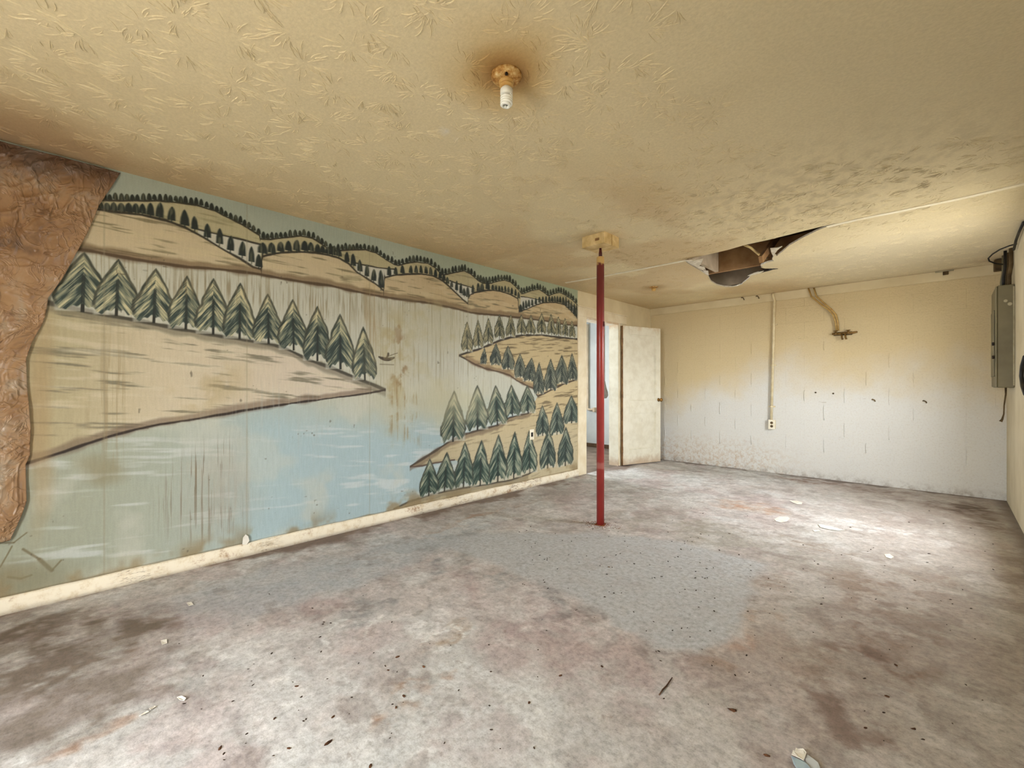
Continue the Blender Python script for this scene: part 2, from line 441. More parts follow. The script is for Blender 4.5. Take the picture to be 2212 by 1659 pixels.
for (p, q, r1, r2, a, c, s) in [
    # grey smooth areas
    (640, 1260, .28, .9, 0, (160, 161, 165), .6), (900, 1170, .25, .9, 0, (170, 172, 174), .6),
    # mauve-pink worn areas
    (1190, 1345, .22, .5, 30, (168, 146, 142), .55), (1010, 1275, .22, .4, 40, (172, 150, 146), .5), (1330, 1440, .22, .32, 20, (170, 148, 143), .5),
    (700, 1310, .14, .3, 10, (170, 146, 142), .45), (1330, 1560, .16, .2, 20, (166, 146, 142), .4), (420, 1330, .2, .35, 0, (172, 150, 144), .5),
    # grey smudges in a chain
    (955, 1170, .10, .22, 25, (138, 132, 128), .7), (965, 1222, .07, .14, 25, (134, 132, 132), .7), (1030, 1205, .08, .24, 40, (144, 138, 133), .6),
    (1130, 1250, .06, .16, 30, (146, 142, 140), .6), (1195, 1305, .06, .22, 35, (132, 126, 124), .7), (760, 1318, .10, .18, 30, (140, 136, 134), .6),
    (1270, 1345, .03, .26, 42, (138, 128, 122), .6), (1370, 1388, .025, .22, 42, (140, 126, 120), .6),
    # brown wear on the right
    (1890, 1260, .30, .42, 0, (146, 124, 108), .65), (1850, 1330, .22, .25, 0, (136, 112, 98), .6), (1890, 1405, .16, .16, 10, (122, 96, 82), .75),
    (1800, 1450, .12, .14, 0, (140, 118, 104), .6), (1810, 1540, .12, .13, 10, (122, 100, 88), .75), (1850, 1600, .10, .12, 0, (130, 108, 96), .65),
    (2020, 1350, .14, .18, 0, (140, 118, 106), .55), (1950, 1480, .12, .14, 0, (146, 130, 120), .5), (2060, 1540, .14, .14, 0, (140, 128, 120), .5),
    (1640, 1260, .10, .2, 0, (150, 130, 116), .55), (1600, 1330, .08, .16, 0, (166, 136, 112), .6), (1560, 1385, .08, .14, 0, (170, 138, 118), .5),
    (1660, 1400, .16, .2, 10, (158, 138, 126), .45), (1730, 1470, .12, .14, 10, (160, 140, 128), .45), (1480, 1420, .06, .1, 0, (150, 118, 94), .55),
    # dark dirt under the block wall and in the corner
    (1760, 1040, .45, .16, 0, (132, 108, 94), .75), (1900, 1062, .45, .2, 0, (128, 108, 94), .75), (2080, 1100, .34, .28, 0, (100, 80, 66), .85),
    (2130, 1130, .2, .35, 0, (116, 98, 84), .7), (2180, 1230, .16, .5, 0, (128, 112, 98), .6), (1960, 1150, .4, .12, 0, (196, 188, 182), .45),  # last blob pale: part of the painted window light
    (1500, 1010, .5, .12, 0, (150, 142, 134), .5), (1600, 1095, .26, .16, 12, (178, 138, 112), .75), (1660, 1110, .2, .08, 12, (172, 136, 112), .6),
    (1520, 1150, .35, .2, 10, (150, 138, 122), .6), (1710, 1168, .3, .09, 8, (142, 124, 108), .65), (1640, 1190, .5, .25, 0, (158, 150, 138), .5),
    (1770, 1090, .5, .18, 0, (200, 194, 188), .5), (1850, 1140, .5, .2, 0, (204, 197, 192), .6),  # pool of window light painted pale on the slab
    (1440, 1085, .4, .2, 0, (186, 180, 174), .4), (1400, 1110, .25, .4, 0, (150, 140, 128), .5),
    # brown foreground at the left with its shade partly painted in, dirt along the baseboard
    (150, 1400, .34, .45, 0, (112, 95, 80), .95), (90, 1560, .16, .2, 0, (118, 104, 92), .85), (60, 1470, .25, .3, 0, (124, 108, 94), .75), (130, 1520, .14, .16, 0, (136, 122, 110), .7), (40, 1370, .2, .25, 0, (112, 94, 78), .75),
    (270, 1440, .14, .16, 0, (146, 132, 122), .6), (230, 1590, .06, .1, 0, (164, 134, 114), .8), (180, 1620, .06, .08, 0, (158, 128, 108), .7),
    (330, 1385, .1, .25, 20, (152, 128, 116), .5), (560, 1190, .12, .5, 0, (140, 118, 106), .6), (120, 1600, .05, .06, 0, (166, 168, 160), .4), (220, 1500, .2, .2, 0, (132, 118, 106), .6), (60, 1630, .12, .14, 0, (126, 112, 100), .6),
    (1000, 1110, .2, .6, 0, (160, 146, 136), .5), (1050, 1108, .06, .7, 0, (168, 134, 112), .5), (1180, 1070, .2, .5, 0, (158, 148, 138), .5),
    # pale foreground, doorway light at the bottom centre painted in
    (1050, 1560, .5, .34, 0, (196, 194, 191), .6), (700, 1450, .3, .34, 0, (192, 190, 187), .5), (840, 1560, .3, .2, 0, (190, 188, 184), .5), (1500, 1600, .2, .2, 0, (186, 180, 176), .4),
    (940, 1530, .05, .05, 10, (160, 128, 108), .6), (865, 1615, .04, .07, 50, (150, 116, 92), .7), (880, 1510, .03, .05, 30, (146, 110, 84), .6),
    (948, 1380, .10, .07, 30, (168, 148, 130), .8), (985, 1372, .04, .05, 30, (190, 188, 184), .8)]:
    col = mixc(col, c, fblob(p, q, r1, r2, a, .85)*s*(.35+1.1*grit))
col = mixc(col, (176, 175, 175), skim*(.70+.25*sst(.3, .6, mott))); col = mixc(col, (168, 168, 169), skim2*.55)
col = mixc(col, (204, 200, 196), sst(.57, .63, fbm(X*7+3, Y*7-2, 36, 6))*sst(.2, .0, skim)*.30)
col = mixc(col, (124, 106, 96), sst(.62, .68, fbm(X*8-6, Y*8+4, 37, 6))*(1-skim*.8)*.26)
# dirt line along both long walls
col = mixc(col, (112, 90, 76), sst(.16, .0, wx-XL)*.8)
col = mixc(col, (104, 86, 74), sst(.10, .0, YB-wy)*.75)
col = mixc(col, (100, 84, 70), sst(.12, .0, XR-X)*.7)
# flat chipped patches with pale rims, long cracks
def frim(px, py, r, wd, c, s):
    q = on_z(px, py); d = np.hypot(wx*.4+X*.6-q[0]+.006, wy*.4+Y*.6-q[1])
    return mixc(col, c, sst(wd, 0, np.abs(d-r))*s*sst(.35, .7, grit))
col = frim(760, 1362, .10, .012, (214, 212, 208), .7); col = frim(745, 1355, .06, .01, (212, 210, 205), .6); col = frim(950, 1385, .09, .010, (216, 214, 210), .8)
col = frim(700, 1345, .05, .01, (208, 206, 202), .5)
def fline(pts, wd, c, s):
    out = col
    P = [on_z(*p) for p in pts]
    s = s*sst(.35, .6, grit)
    best = np.full(X.shape, 9.)
    for a, b in zip(P[:-1], P[1:]):
        ax, ay = a[:2]; bx, by = b[:2]; dx, dy = bx-ax, by-ay
        tt = np.clip(((wx*.15+X*.85-ax)*dx+(wy*.15+Y*.85-ay)*dy)/(dx*dx+dy*dy), 0, 1)
        best = np.minimum(best, np.hypot(wx*.15+X*.85-ax-tt*dx, wy*.15+Y*.85-ay-tt*dy))
    return mixc(out, c, sst(wd, wd*.2, best)*s)
col = fline([(430, 1400), (455, 1470), (490, 1540), (530, 1600), (560, 1655)], .016, (146, 134, 126), .32)
col = fline([(1640, 1440), (1700, 1500), (1740, 1560)], .012, (140, 122, 108), .3)
col = fline([(1200, 1290), (1290, 1345), (1390, 1400)], .012, (140, 126, 118), .5)
col = fline([(1680, 1160), (1800, 1190), (1900, 1215)], .02, (142, 122, 106), .5)
col = fline([(1760, 1600), (1850, 1420), (1900, 1300)], .006, (196, 182, 168), .18)
hz = (fbm(X*1.5, Y*1.5, 3)-.5)*.006
P = np.stack([X, Y, hz*0], -1)
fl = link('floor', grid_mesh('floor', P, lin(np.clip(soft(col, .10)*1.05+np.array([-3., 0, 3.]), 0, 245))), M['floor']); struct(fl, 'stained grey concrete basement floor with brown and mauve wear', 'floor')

# ------------------------------------------------------------------ left wall with doorway, and the mural sheet on it
b = MB()
TW = .14
b.box((XL-TW, YF, 0), (XL, DO[0], H)); b.box((XL-TW, DO[1], 0), (XL, YB, H)); b.box((XL-TW, DO[0], DO[2]), (XL, DO[1], H))
wl = b.build('wall_left', M['cream_wall']); struct(wl, 'cream end of the mural wall with an open doorway', 'wall')

def W(px, py):
    p = on_x(px, py, XL); return (p[1], p[2])
def curve(pts):
    q = np.array([W(*p) for p in pts]); o = np.argsort(q[:, 0]); return q[o, 0], q[o, 1]
YM1 = 4.615
cols_px = np.arange(1262, -20, -1.36)
uu = np.array([W(x, 800)[0] for x in cols_px]); uu = uu[(uu < YM1)]
uu = np.concatenate([[YM1], uu, np.linspace(uu[-1]-.03, YF, 40)])[::-1]
vv = np.linspace(0.0, H, 560)
U, V = np.meshgrid(uu, vv, indexing='ij')
nU = fbm(U*2.0, V*2.0, 31); nS = fbm(U*40, V*40, 32, 3)
jit = (fbm(U*14, V*14, 33, 3)-.5)
strokes = fbm(U*5+jit*.3, V*60, 34, 3)            # long horizontal brush marks
streaks = fbm(U*95, V*2.2, 35, 4)                 # vertical runs
col = np.zeros(U.shape+(3,))+np.array([186, 189, 170.])
# lake, paler above, bluer below
zb = V+(nU-.5)*.5
blue = sst(1.12, .72, zb)
col = mixc(col, (164, 190, 198), blue*sst(.1, 1.0, U+.0)*1.0)
col = mixc(col, (168, 178, 164), blue*sst(1.15, .3, U+(nU-.5)*.4)*.9)
col = mixc(col, (156, 158, 134), sst(.75, -.1, U)*blue*.7)
col = mixc(col, (206, 214, 214), sst(.60, .76, fbm(U*3, V*26+U*2.4, 36, 3))*blue*.6)
col = mixc(col, (198, 198, 182), sst(.55, .75, fbm(U*3, V*3, 37))*.5)
# the upper lake is warm grey with fine vertical runs
upl = sst(.95, 1.15, V)
col = mixc(col, (204, 202, 186), upl*.5)
col = mixc(col, (158, 144, 112), upl*sst(.55, .75, streaks)*.55)

def between(top, bot, edge=.004):
    ct, cb = curve(top), curve(bot)
    vt = np.interp(U, *ct); vb = np.interp(U, *cb)
    ulo = max(ct[0][0], cb[0][0]); uhi = min(ct[0][-1], cb[0][-1])
    m = sst(-edge, edge, vt-V+jit*.004)*sst(-edge, edge, V-vb+jit*.004)*(U >= min(ct[0][0], cb[0][0]))*(U <= max(ct[0][-1], cb[0][-1]))
    return m
def inkline(pts, wd, c=(52, 46, 38), s=.9, fuzz=.5):
    global col
    ct = curve(pts); vt = np.interp(U, *ct)
    i0, i1 = np.searchsorted(uu, ct[0][0]), np.searchsorted(uu, ct[0][-1])
    sl = slice(max(i0, 0), i1+1)
    sg = np.gradient(np.interp(uu, *ct), uu)[sl][:, None]
    d = np.abs(V[sl]-vt[sl]+jit[sl]*.006)/np.sqrt(1+sg*sg)
    w = wd*(.55+fuzz*2*fbm(U[sl]*12, V[sl]*3, 41, 2))
    col[sl] = mixc(col[sl], c, sst(w, w*.35, d)*s)

far1 = [(0, 418), (212, 432), (265, 434), (337, 434), (385, 438), (424, 443), (464, 456), (491, 470), (523, 485), (560, 508),
        (562, 516), (584, 517), (620, 513), (649, 510), (674, 514), (690, 524), (705, 535), (722, 543), (736, 541), (755, 540), (789, 539), (811, 546), (833, 561), (852, 572),
        (859, 574), (876, 569), (898, 566), (924, 569), (939, 578), (953, 593), (958, 594), (977, 590), (1002, 585), (1016, 592), (1031, 605), (1043, 612),
        (1060, 612), (1074, 608), (1089, 605), (1102, 609), (1114, 620), (1122, 629), (1126, 635), (1135, 633), (1147, 628), (1164, 625), (1176, 633), (1183, 639),
        (1185, 639), (1197, 634), (1208, 632), (1220, 637), (1235, 647), (1250, 662)]
shore = [(0, 510), (162, 537), (212, 545), (265, 556), (318, 565), (398, 576), (477, 582), (557, 592), (596, 600), (657, 610), (717, 618), (765, 629), (825, 641), (886, 650),
         (934, 656), (993, 669), (1016, 675), (1045, 679), (1083, 682), (1112, 685), (1151, 690), (1189, 695), (1218, 701), (1250, 704)]
near = [(0, 440), (202, 451), (252, 458), (305, 464), (358, 476), (398, 491), (438, 512), (477, 536), (517, 558), (546, 577), (564, 582), (566, 554), (577, 551), (608, 546), (645, 544), (681, 546), (710, 551), (734, 559),
        (753, 570), (770, 588), (789, 600), (809, 612), (828, 628), (830, 600), (850, 595), (881, 592), (910, 592), (934, 596), (956, 607), (975, 624), (1000, 648), (1010, 656), (1012, 639), (1025, 632),
        (1045, 628), (1064, 627), (1083, 630), (1102, 636), (1118, 645), (1121, 673), (1137, 668), (1157, 659), (1174, 654), (1199, 653), (1218, 658), (1232, 670), (1250, 690)]
# sky
ct = curve(far1); vt = np.interp(U, *ct)
sky = sst(-.004, .004, V-vt)
skyc = mixc(mixc(np.zeros(U.shape+(3,))+np.array([172, 184, 168.]), (170, 182, 148), sst(1.2, 4.0, U)), (186, 192, 172), sst(.5, .8, nU)*.5)
col = col*(1-sky[..., None])+skyc*sky[..., None]
# hills
tan = mixc(np.zeros(U.shape+(3,))+np.array([206, 187, 148.]), (198, 170, 122), sst(.8, 3.6, U+(nU-.5)))
tan = mixc(tan, (122, 112, 80), sst(.58, .74, strokes)*.75)
tan = mixc(tan, (214, 196, 150), sst(.5, .75, fbm(U*6, V*30, 38, 3))*.5)
fartan = mixc(tan, (176, 172, 128), np.full(U.shape, .55))
m = between(far1, shore); col = col*(1-m[..., None])+fartan*m[..., None]
for topl, botl in [([(427, 496), (477, 508), (517, 517), (562, 528)], [(427, 507), (438, 512), (477, 536), (517, 558), (546, 577), (562, 580)]),
                   ([(768, 568), (782, 572), (813, 578), (850, 582)], [(768, 586), (789, 600), (809, 612), (828, 622), (835, 600), (850, 595)]),
                   ([(970, 606), (985, 612), (1004, 617), (1023, 623)], [(970, 618), (1000, 646), (1010, 652), (1023, 632)]),
                   ([(1124, 641), (1130, 641), (1151, 645), (1170, 649)], [(1124, 672), (1137, 668), (1157, 659), (1170, 655)]),
                   ([(1222, 650), (1236, 660), (1247, 672)], [(1222, 662), (1236, 675), (1247, 686)])]:
    m = between(topl, botl); col = mixc(col, (204, 202, 186), m); inkline(topl, .008)
m = between(near, shore); col = col*(1-m[..., None])+tan*m[..., None]
inkline(far1, .008); inkline(near, .010)
inkline(shore, .012, (70, 54, 40), .9); inkline([(x, y-4) for x, y in shore], .03, (104, 78, 50), .55, .8)

def arch(u0, vbase, h, hw, seed=0, dark=(50, 56, 48), light=(120, 118, 92)):
    """one small rounded tree"""
    i0, i1 = np.searchsorted(uu, u0-hw*1.6), np.searchsorted(uu, u0+hw*1.6)
    j0, j1 = np.searchsorted(vv, vbase-.02), np.searchsorted(vv, vbase+h*1.1)
    if i1-i0 < 2 or j1-j0 < 2: return
    u = U[i0:i1, j0:j1]; v = V[i0:i1, j0:j1]
    tt = np.clip((v-vbase)/h, -.2, 1.05)
    w = hw*np.sqrt(np.clip(1-np.clip((tt-.12)/.88, 0, 1)**2.2, 0, 1))*np.where(tt < .12, .25, 1)
    d = np.abs(u-u0+jit[i0:i1, j0:j1]*hw*.4)
    m = sst(0, -.5*hw, d-w-.1*hw)*(tt < 1.0)*(tt > -.05)
    hi = sst(.6, .2, d/hw)*sst(.5, .7, fbm(u*55, v*14, 50+seed, 2))*.6
    c = mixc(np.zeros(u.shape+(3,))+np.array(dark, float), light, hi)
    s = col[i0:i1, j0:j1]; col[i0:i1, j0:j1] = s*(1-m[..., None])+c*m[..., None]
rnd = random.Random(4)
def row_along(pts, x0, x1, step, hpx, wpx, dark=(48, 54, 46), light=(108, 108, 84), stepend=None, hend=None):
    xs = [p[0] for p in pts]; ys = [p[1] for p in pts]; x = x0
    while x < x1:
        f = (x-x0)/(x1-x0)
        y = float(np.interp(x, xs, ys)); st = step+(0 if stepend is None else (stepend-step)*f); hh = hpx+(0 if hend is None else (hend-hpx)*f)
        hh *= rnd.uniform(.85, 1.15)
        a = W(x, y); t2 = W(x, y-hh); s2 = W(x+wpx*.5*st/step, y)
        arch(a[0], a[1], t2[1]-a[1], abs(s2[0]-a[0]), int(x) % 7, dark, light)
        x += st*rnd.uniform(.88, 1.12)
row_along(far1, 215, 1248, 12.5, 15.5, 13.5, stepend=5.2, hend=13)
# second rows on the nearer hills: single trees read one by one from left to right
for x, y0, y1, w in [(218, 436, 452, 12), (232, 438, 455, 14), (246, 437, 457, 14), (262, 438, 458, 16), (278, 438, 461, 16), (293, 439, 463, 16), (308, 440, 465, 15), (325, 438, 469, 15), (345, 437, 473, 16), (371, 446, 480, 16), (399, 453, 491, 17), (420, 467, 499, 14), (448, 483, 517, 14), (474, 493, 531, 14),
                     (498, 509, 546, 14), (523, 521, 557, 14), (543, 532, 570, 12), (559, 549, 581, 14), (568, 524, 551, 20), (587, 524, 549, 15), (606, 522, 546, 15), (623, 520, 545, 14), (641, 518, 545, 14), (658, 520, 544, 14), (671, 523, 545, 13),
                     (686, 527, 547, 12), (697, 530, 549, 11), (708, 533, 551, 11), (718, 532, 553, 11), (731, 535, 556, 12), (749, 544, 568, 10), (763, 548, 578, 11), (777, 561, 590, 10), (792, 571, 600, 9), (807, 581, 610, 10), (822, 583, 626, 11),
                     (840, 575, 598, 9), (854, 577, 595, 8), (869, 573, 593, 9), (887, 573, 592, 7), (898, 573, 592, 7), (909, 573, 592, 7), (920, 575, 593, 7), (930, 577, 595, 7), (940, 581, 599, 7), (950, 586, 604, 7), (958, 593, 608, 8), (966, 598, 615, 7),
                     (975, 607, 622, 6), (986, 606, 630, 6), (995, 611, 637, 6), (1002, 622, 641, 7), (1010, 619, 645, 7), (1021, 615, 636, 6), (1033, 611, 632, 7), (1041, 611, 630, 7), (1053, 606, 628, 9), (1064, 615, 627, 6), (1071, 616, 628, 5), (1078, 617, 629, 5),
                     (1084, 618, 630, 5), (1091, 617, 632, 5), (1098, 619, 634, 5), (1105, 621, 637, 5), (1113, 624, 641, 5), (1120, 630, 646, 5), (1124, 657, 675, 7), (1130, 650, 671, 5), (1136, 648, 668, 5), (1142, 647, 665, 5), (1149, 646, 662, 5), (1157, 643, 659, 5),
                     (1165, 641, 656, 5), (1172, 640, 655, 5), (1179, 639, 654, 5), (1186, 639, 653, 5), (1192, 639, 653, 5), (1198, 639, 653, 5), (1204, 639, 654, 5), (1210, 640, 656, 5), (1216, 641, 659, 5), (1222, 640, 664, 5), (1228, 646, 669, 5), (1234, 650, 675, 5), (1240, 655, 682, 5), (1245, 658, 688, 5)]:
    a = W(x, y1); t2 = W(x, y0); s2 = W(x+w*.64, y1)
    arch(a[0], a[1], t2[1]-a[1], abs(s2[0]-a[0]), x % 7, (46, 54, 50), (118, 118, 92))

# peninsulas
penL_t = [(0, 632), (102, 654), (186, 672), (252, 684), (318, 697), (385, 710), (451, 722), (504, 730), (543, 736), (592, 745), (620, 754), (649, 769), (681, 783), (717, 795), (770, 817), (831, 842)]
penL_b = [(0, 1018), (53, 1002), (93, 990), (159, 968), (225, 946), (292, 928), (345, 917), (424, 905), (504, 891), (560, 881), (640, 870), (740, 857), (800, 849), (831, 842)]
land = mixc(np.zeros(U.shape+(3,))+np.array([206, 190, 158.]), (212, 196, 174), sst(.4, 1.4, U))
land = mixc(land, (174, 160, 116), sst(.5, -.1, U)*.8)
land = mixc(land, (116, 110, 88), sst(.60, .76, fbm(U*4+3, V*48+U*4, 43, 3))*.75)
land = mixc(land, (214, 202, 172), sst(.5, .75, fbm(U*5, V*40+U*3, 44, 3))*.5)
m = between(penL_t, penL_b); col = col*(1-m[..., None])+land*m[..., None]
inkline(penL_t, .016, (50, 44, 38)); inkline([(x, y+5) for x, y in penL_t], .03, (96, 92, 74), .5, .8)
inkline([(x, y-5) for x, y in penL_b[:-1]], .03, (112, 88, 70), .55, .8); inkline(penL_b, .010, (48, 36, 30))
pen1_t = [(991, 768), (1008, 762), (1035, 754), (1066, 741), (1083, 734), (1102, 729), (1131, 724), (1170, 724), (1209, 729), (1250, 733)]
pen1_b = [(991, 768), (1006, 776), (1025, 787), (1050, 797), (1077, 803), (1101, 811), (1116, 822), (1137, 833), (1150, 838), (1161, 856), (1187, 844), (1220, 828), (1250, 818)]
pen2_t = [(884, 1009), (927, 982), (970, 954), (1005, 938), (1035, 929), (1074, 919), (1100, 902), (1120, 897), (1142, 892), (1152, 880), (1156, 865), (1161, 856), (1187, 844), (1220, 828), (1250, 818)]
pen2_b = [(884, 1009), (912, 1006), (938, 1000), (981, 993), (1000, 1000), (1014, 1052), (1057, 1045), (1100, 1038), (1139, 1025), (1155, 1017), (1160, 1060), (1250, 1040)]
pen3_t = [(849, 1100), (883, 1084), (927, 1069), (970, 1059), (1014, 1052), (1057, 1045), (1100, 1038), (1139, 1025), (1155, 1017), (1200, 1000), (1250, 990)]
land2 = mixc(np.zeros(U.shape+(3,))+np.array([198, 174, 124.]), (110, 92, 62), sst(.58, .74, fbm(U*5, V*55-U*5, 45, 3))*.75)
land2 = mixc(land2, (196, 182, 146), sst(1.0, .4, V)*.7)
for a_, b_ in ((pen1_t, pen1_b), (pen2_t, pen2_b)):
    m = between(a_, b_); col = col*(1-m[..., None])+land2*m[..., None]
m = between([(849, 1100)]+pen3_t[1:], [(849, 1104), (1250, 1060)]); col = col*(1-m[..., None])+land2*m[..., None]
inkline(pen1_t, .014, (54, 46, 38)); inkline(pen1_b[:9], .012, (60, 46, 36)); inkline(pen1_b[8:], .014, (66, 52, 40))
inkline([(x, y-3) for x, y in pen1_b[1:9]], .03, (120, 88, 60), .5, .8)
inkline(pen2_t[:10], .014, (50, 42, 36)); inkline([(x, y+4) for x, y in pen2_t[:10]], .03, (110, 88, 66), .55, .8)
inkline(pen2_b[:4], .010, (96, 72, 60)); inkline(pen3_t[:9], .012, (48, 44, 40)); inkline([(x, y+4) for x, y in pen3_t[:8]], .03, (120, 108, 84), .45, .8)

def fir(ax, ay, bx, by, hwpx, seed, green=(58, 80, 74), cream=(196, 188, 148), lushness=.5, botf=.90, trunk=True):
    """one chevron-stroked fir: apex and trunk foot as seen at pixels, placed on the wall"""
    A = W(ax, ay); B = W(bx, by); hw = abs(W(bx+hwpx, by)[0]-W(bx-hwpx, by)[0])/2
    Ht = A[1]-B[1]; uc0, uc1 = A[0], B[0]
    i0, i1 = np.searchsorted(uu, min(uc0, uc1)-hw*1.5), np.searchsorted(uu, max(uc0, uc1)+hw*1.5)
    j0, j1 = np.searchsorted(vv, B[1]-.05*Ht), np.searchsorted(vv, A[1]+.06*Ht)
    if i1-i0 < 3 or j1-j0 < 3: return
    u = U[i0:i1, j0:j1]; v = V[i0:i1, j0:j1]; jt = jit[i0:i1, j0:j1]
    tt = (A[1]-v)/Ht
    uc = uc0+(uc1-uc0)*np.clip(tt, 0, 1)
    x = (u-uc)/hw; ax_ = np.abs(x)
    w = np.interp(tt, [-.02, 0, .05, .35, .62, .76, .86, 1.0], [0, .03, .14, .62, .97, 1.04, .98, .72])
    w = w+jt*.28*np.clip(tt*2, 0, 1)
    bot = botf-.055*np.cos(ax_*math.pi*1.15)+.02*np.sin(x*17+seed)+.04*jt-.05*sst(.75, 1.0, ax_)
    inside = sst(.04, -.04, ax_-w)*sst(.012, -.012, tt-bot)*(tt > -.01)
    asp = hw/Ht
    s_ = tt-ax_*asp*1.35                                  # chevrons dropping away from the trunk
    n1 = fbm(s_*19+seed*3.1, ax_*1.6+seed+np.sign(x)*5, 60+seed % 5, 3)
    n2 = fbm(s_*46+seed*1.7, ax_*2.5+np.sign(x)*9, 70+seed % 5, 2)
    dk = (n1*.62+n2*.38-.5)*3.4+.42+lushness*.55
    dk = dk-sst(.55, 1.0, ax_/np.maximum(w, .05))*.30*sst(.95, .45, tt)-sst(.42, .10, tt)*.45+sst(.30, .0, ax_)*sst(.22, .5, tt)*.55
    c = np.zeros(u.shape+(3,))+np.array(cream, float)
    c = mixc(c, green, np.clip(dk, 0, 1)*.95)
    c = mixc(c, tuple(g*.72 for g in green), sst(.75, 1.3, dk)*.6)
    outl = sst(.16, .03, np.abs(ax_-w+.05))*sst(.93, .8, tt)
    c = mixc(c, (52, 56, 48), outl*.75)
    sub = col[i0:i1, j0:j1]
    if trunk:
        tk = sst(.09, .05, ax_)*sst(.34, .40, tt)*sst(1.0, .985, tt)
        c = mixc(c, (46, 54, 50), tk*.8)
        sub = mixc(sub, (204, 204, 190), sst(1.05, .9, ax_)*sst(.84, .88, tt)*sst(.985, .97, tt-0.02*ax_)*.55)
        sub = mixc(sub, (46, 46, 40), tk*(tt > .5))
    col[i0:i1, j0:j1] = sub*(1-inside[..., None])+c*inside[..., None]

# right side, back to front
P5 = lambda x, y: (900+x/5.185, 500+y/5.185)
for k, (x0, y0, x1, y1, w) in enumerate([(562, 1010, 565, 1355, 64), (685, 990, 690, 1310, 58), (803, 970, 800, 1265, 55), (925, 930, 925, 1210, 58), (1052, 935, 1050, 1185, 58), (1170, 930, 1170, 1158, 55), (1278, 935, 1278, 1155, 50), (1398, 915, 1398, 1152, 54), (1502, 925, 1508, 1165, 50), (1585, 950, 1588, 1175, 38), (1660, 970, 1660, 1180, 38), (1737, 1000, 1740, 1198, 38)]):
    fir(*P5(x0, y0), *P5(x1, y1), w/5.185, 11+k, (74, 80, 64), (180, 166, 120), .25, .93)
for k, (x0, y0, x1, y1, w) in enumerate([(1046, 751, 1043, 787, 7), (1071, 742, 1070, 789, 12), (1097, 747, 1097, 799, 14), (1235, 763, 1237, 822, 11), (1213, 767, 1213, 830, 15), (1189, 775, 1189, 843, 14), (1123, 764, 1123, 817, 13), (1148, 773, 1142, 824, 14), (1164, 783, 1163, 852, 12)]):
    fir(x0, y0, x1, y1, w, 31+k, (68, 80, 74), (164, 160, 128), .75, .97)
P6 = lambda x, y: (840+x/4.609, 800+y/4.609)
for k, (x0, y0, x1, y1, w) in enumerate([(1375, 145, 1385, 432, 78), (1217, 145, 1230, 458, 84), (1060, 150, 1080, 548, 100), (878, 150, 880, 600, 112), (648, 205, 636, 715, 125)]):
    fir(*P6(x0, y0), *P6(x1, y1), w/4.609, 47+k, (56, 80, 72), (180, 176, 142), .5, .95)
for k, (x0, y0, x1, y1, w) in enumerate([(1815, 250, 1815, 530, 80), (1672, 320, 1670, 645, 72), (1525, 350, 1530, 655, 68), (1760, 565, 1755, 955, 80), (1585, 575, 1580, 980, 82)]):
    fir(*P6(x0, y0), *P6(x1, y1), w/4.609, 55+k, (60, 80, 74), (166, 168, 140), .7, .95, trunk=True)
for k, (x0, y0, x1, y1, w) in enumerate([(1395, 600, 1400, 1030, 80), (1252, 610, 1240, 1080, 86), (1090, 640, 1080, 1115, 96), (920, 695, 905, 1153, 96), (755, 715, 740, 1170, 96), (575, 815, 550, 1210, 105), (405, 880, 395, 1255, 96)]):
    fir(*P6(x0, y0), *P6(x1, y1), w/4.609, 62+k, (50, 78, 70), (178, 180, 150), .6, .93)
# big firs on the left point
for k, (x0, y0, x1, y1, w) in enumerate([(182, 546, 178, 676, 56), (256, 561, 251, 684, 46), (337, 581, 332, 699, 42), (404, 597, 401, 713, 36), (461, 602, 460, 724, 35), (519, 612, 517, 734, 33), (578, 635, 580, 744, 30), (632, 647, 634, 758, 30), (685, 662, 685, 781, 29), (734, 679, 735, 799, 30), (784, 706, 788, 823, 25)]):
    fir(x0, y0, x1, y1, w*1.08, 80+k, (62, 80, 76), (206, 196, 150), .40 if k < 4 else .5, .92)
# fishing boat
bo = [W(x, y) for x, y in ((817, 771), (852, 775))]; uc = (bo[0][0]+bo[1][0])/2; vc = (bo[0][1]+bo[1][1])/2; hb = abs(bo[1][0]-bo[0][0])/2
sag = ((U-uc)/hb)**2
m = sst(.004, 0, np.abs(V-(vc-.012+sag*.018))-.014*(1-np.clip(sag, 0, 1)*.7))*(np.abs(U-uc) < hb)
col = mixc(col, (44, 34, 26), m*.95)
m = sst(.006, .003, np.abs(V-(vc-.055)))*(np.abs(U-uc) < hb*.9); col = mixc(col, (90, 84, 70), m*.6)
def wseg(p, q, wd, c, s):
    global col
    a = W(*p); b_ = W(*q); dx, dv = b_[0]-a[0], b_[1]-a[1]
    i0, i1 = np.searchsorted(uu, min(a[0], b_[0])-.05), np.searchsorted(uu, max(a[0], b_[0])+.05)
    u = U[i0:i1]; v = V[i0:i1]
    tt = np.clip(((u-a[0])*dx+(v-a[1])*dv)/(dx*dx+dv*dv), 0, 1)
    d = np.hypot(u-a[0]-tt*dx, v-a[1]-tt*dv+jit[i0:i1]*.004)
    col[i0:i1] = mixc(col[i0:i1], c, sst(wd, wd*.3, d)*s)
wseg((834, 774), (838, 766), .012, (44, 34, 26), .95); wseg((838, 764), (838, 766), .014, (44, 34, 26), .95); wseg((837, 770), (858, 763), .004, (60, 48, 36), .9)

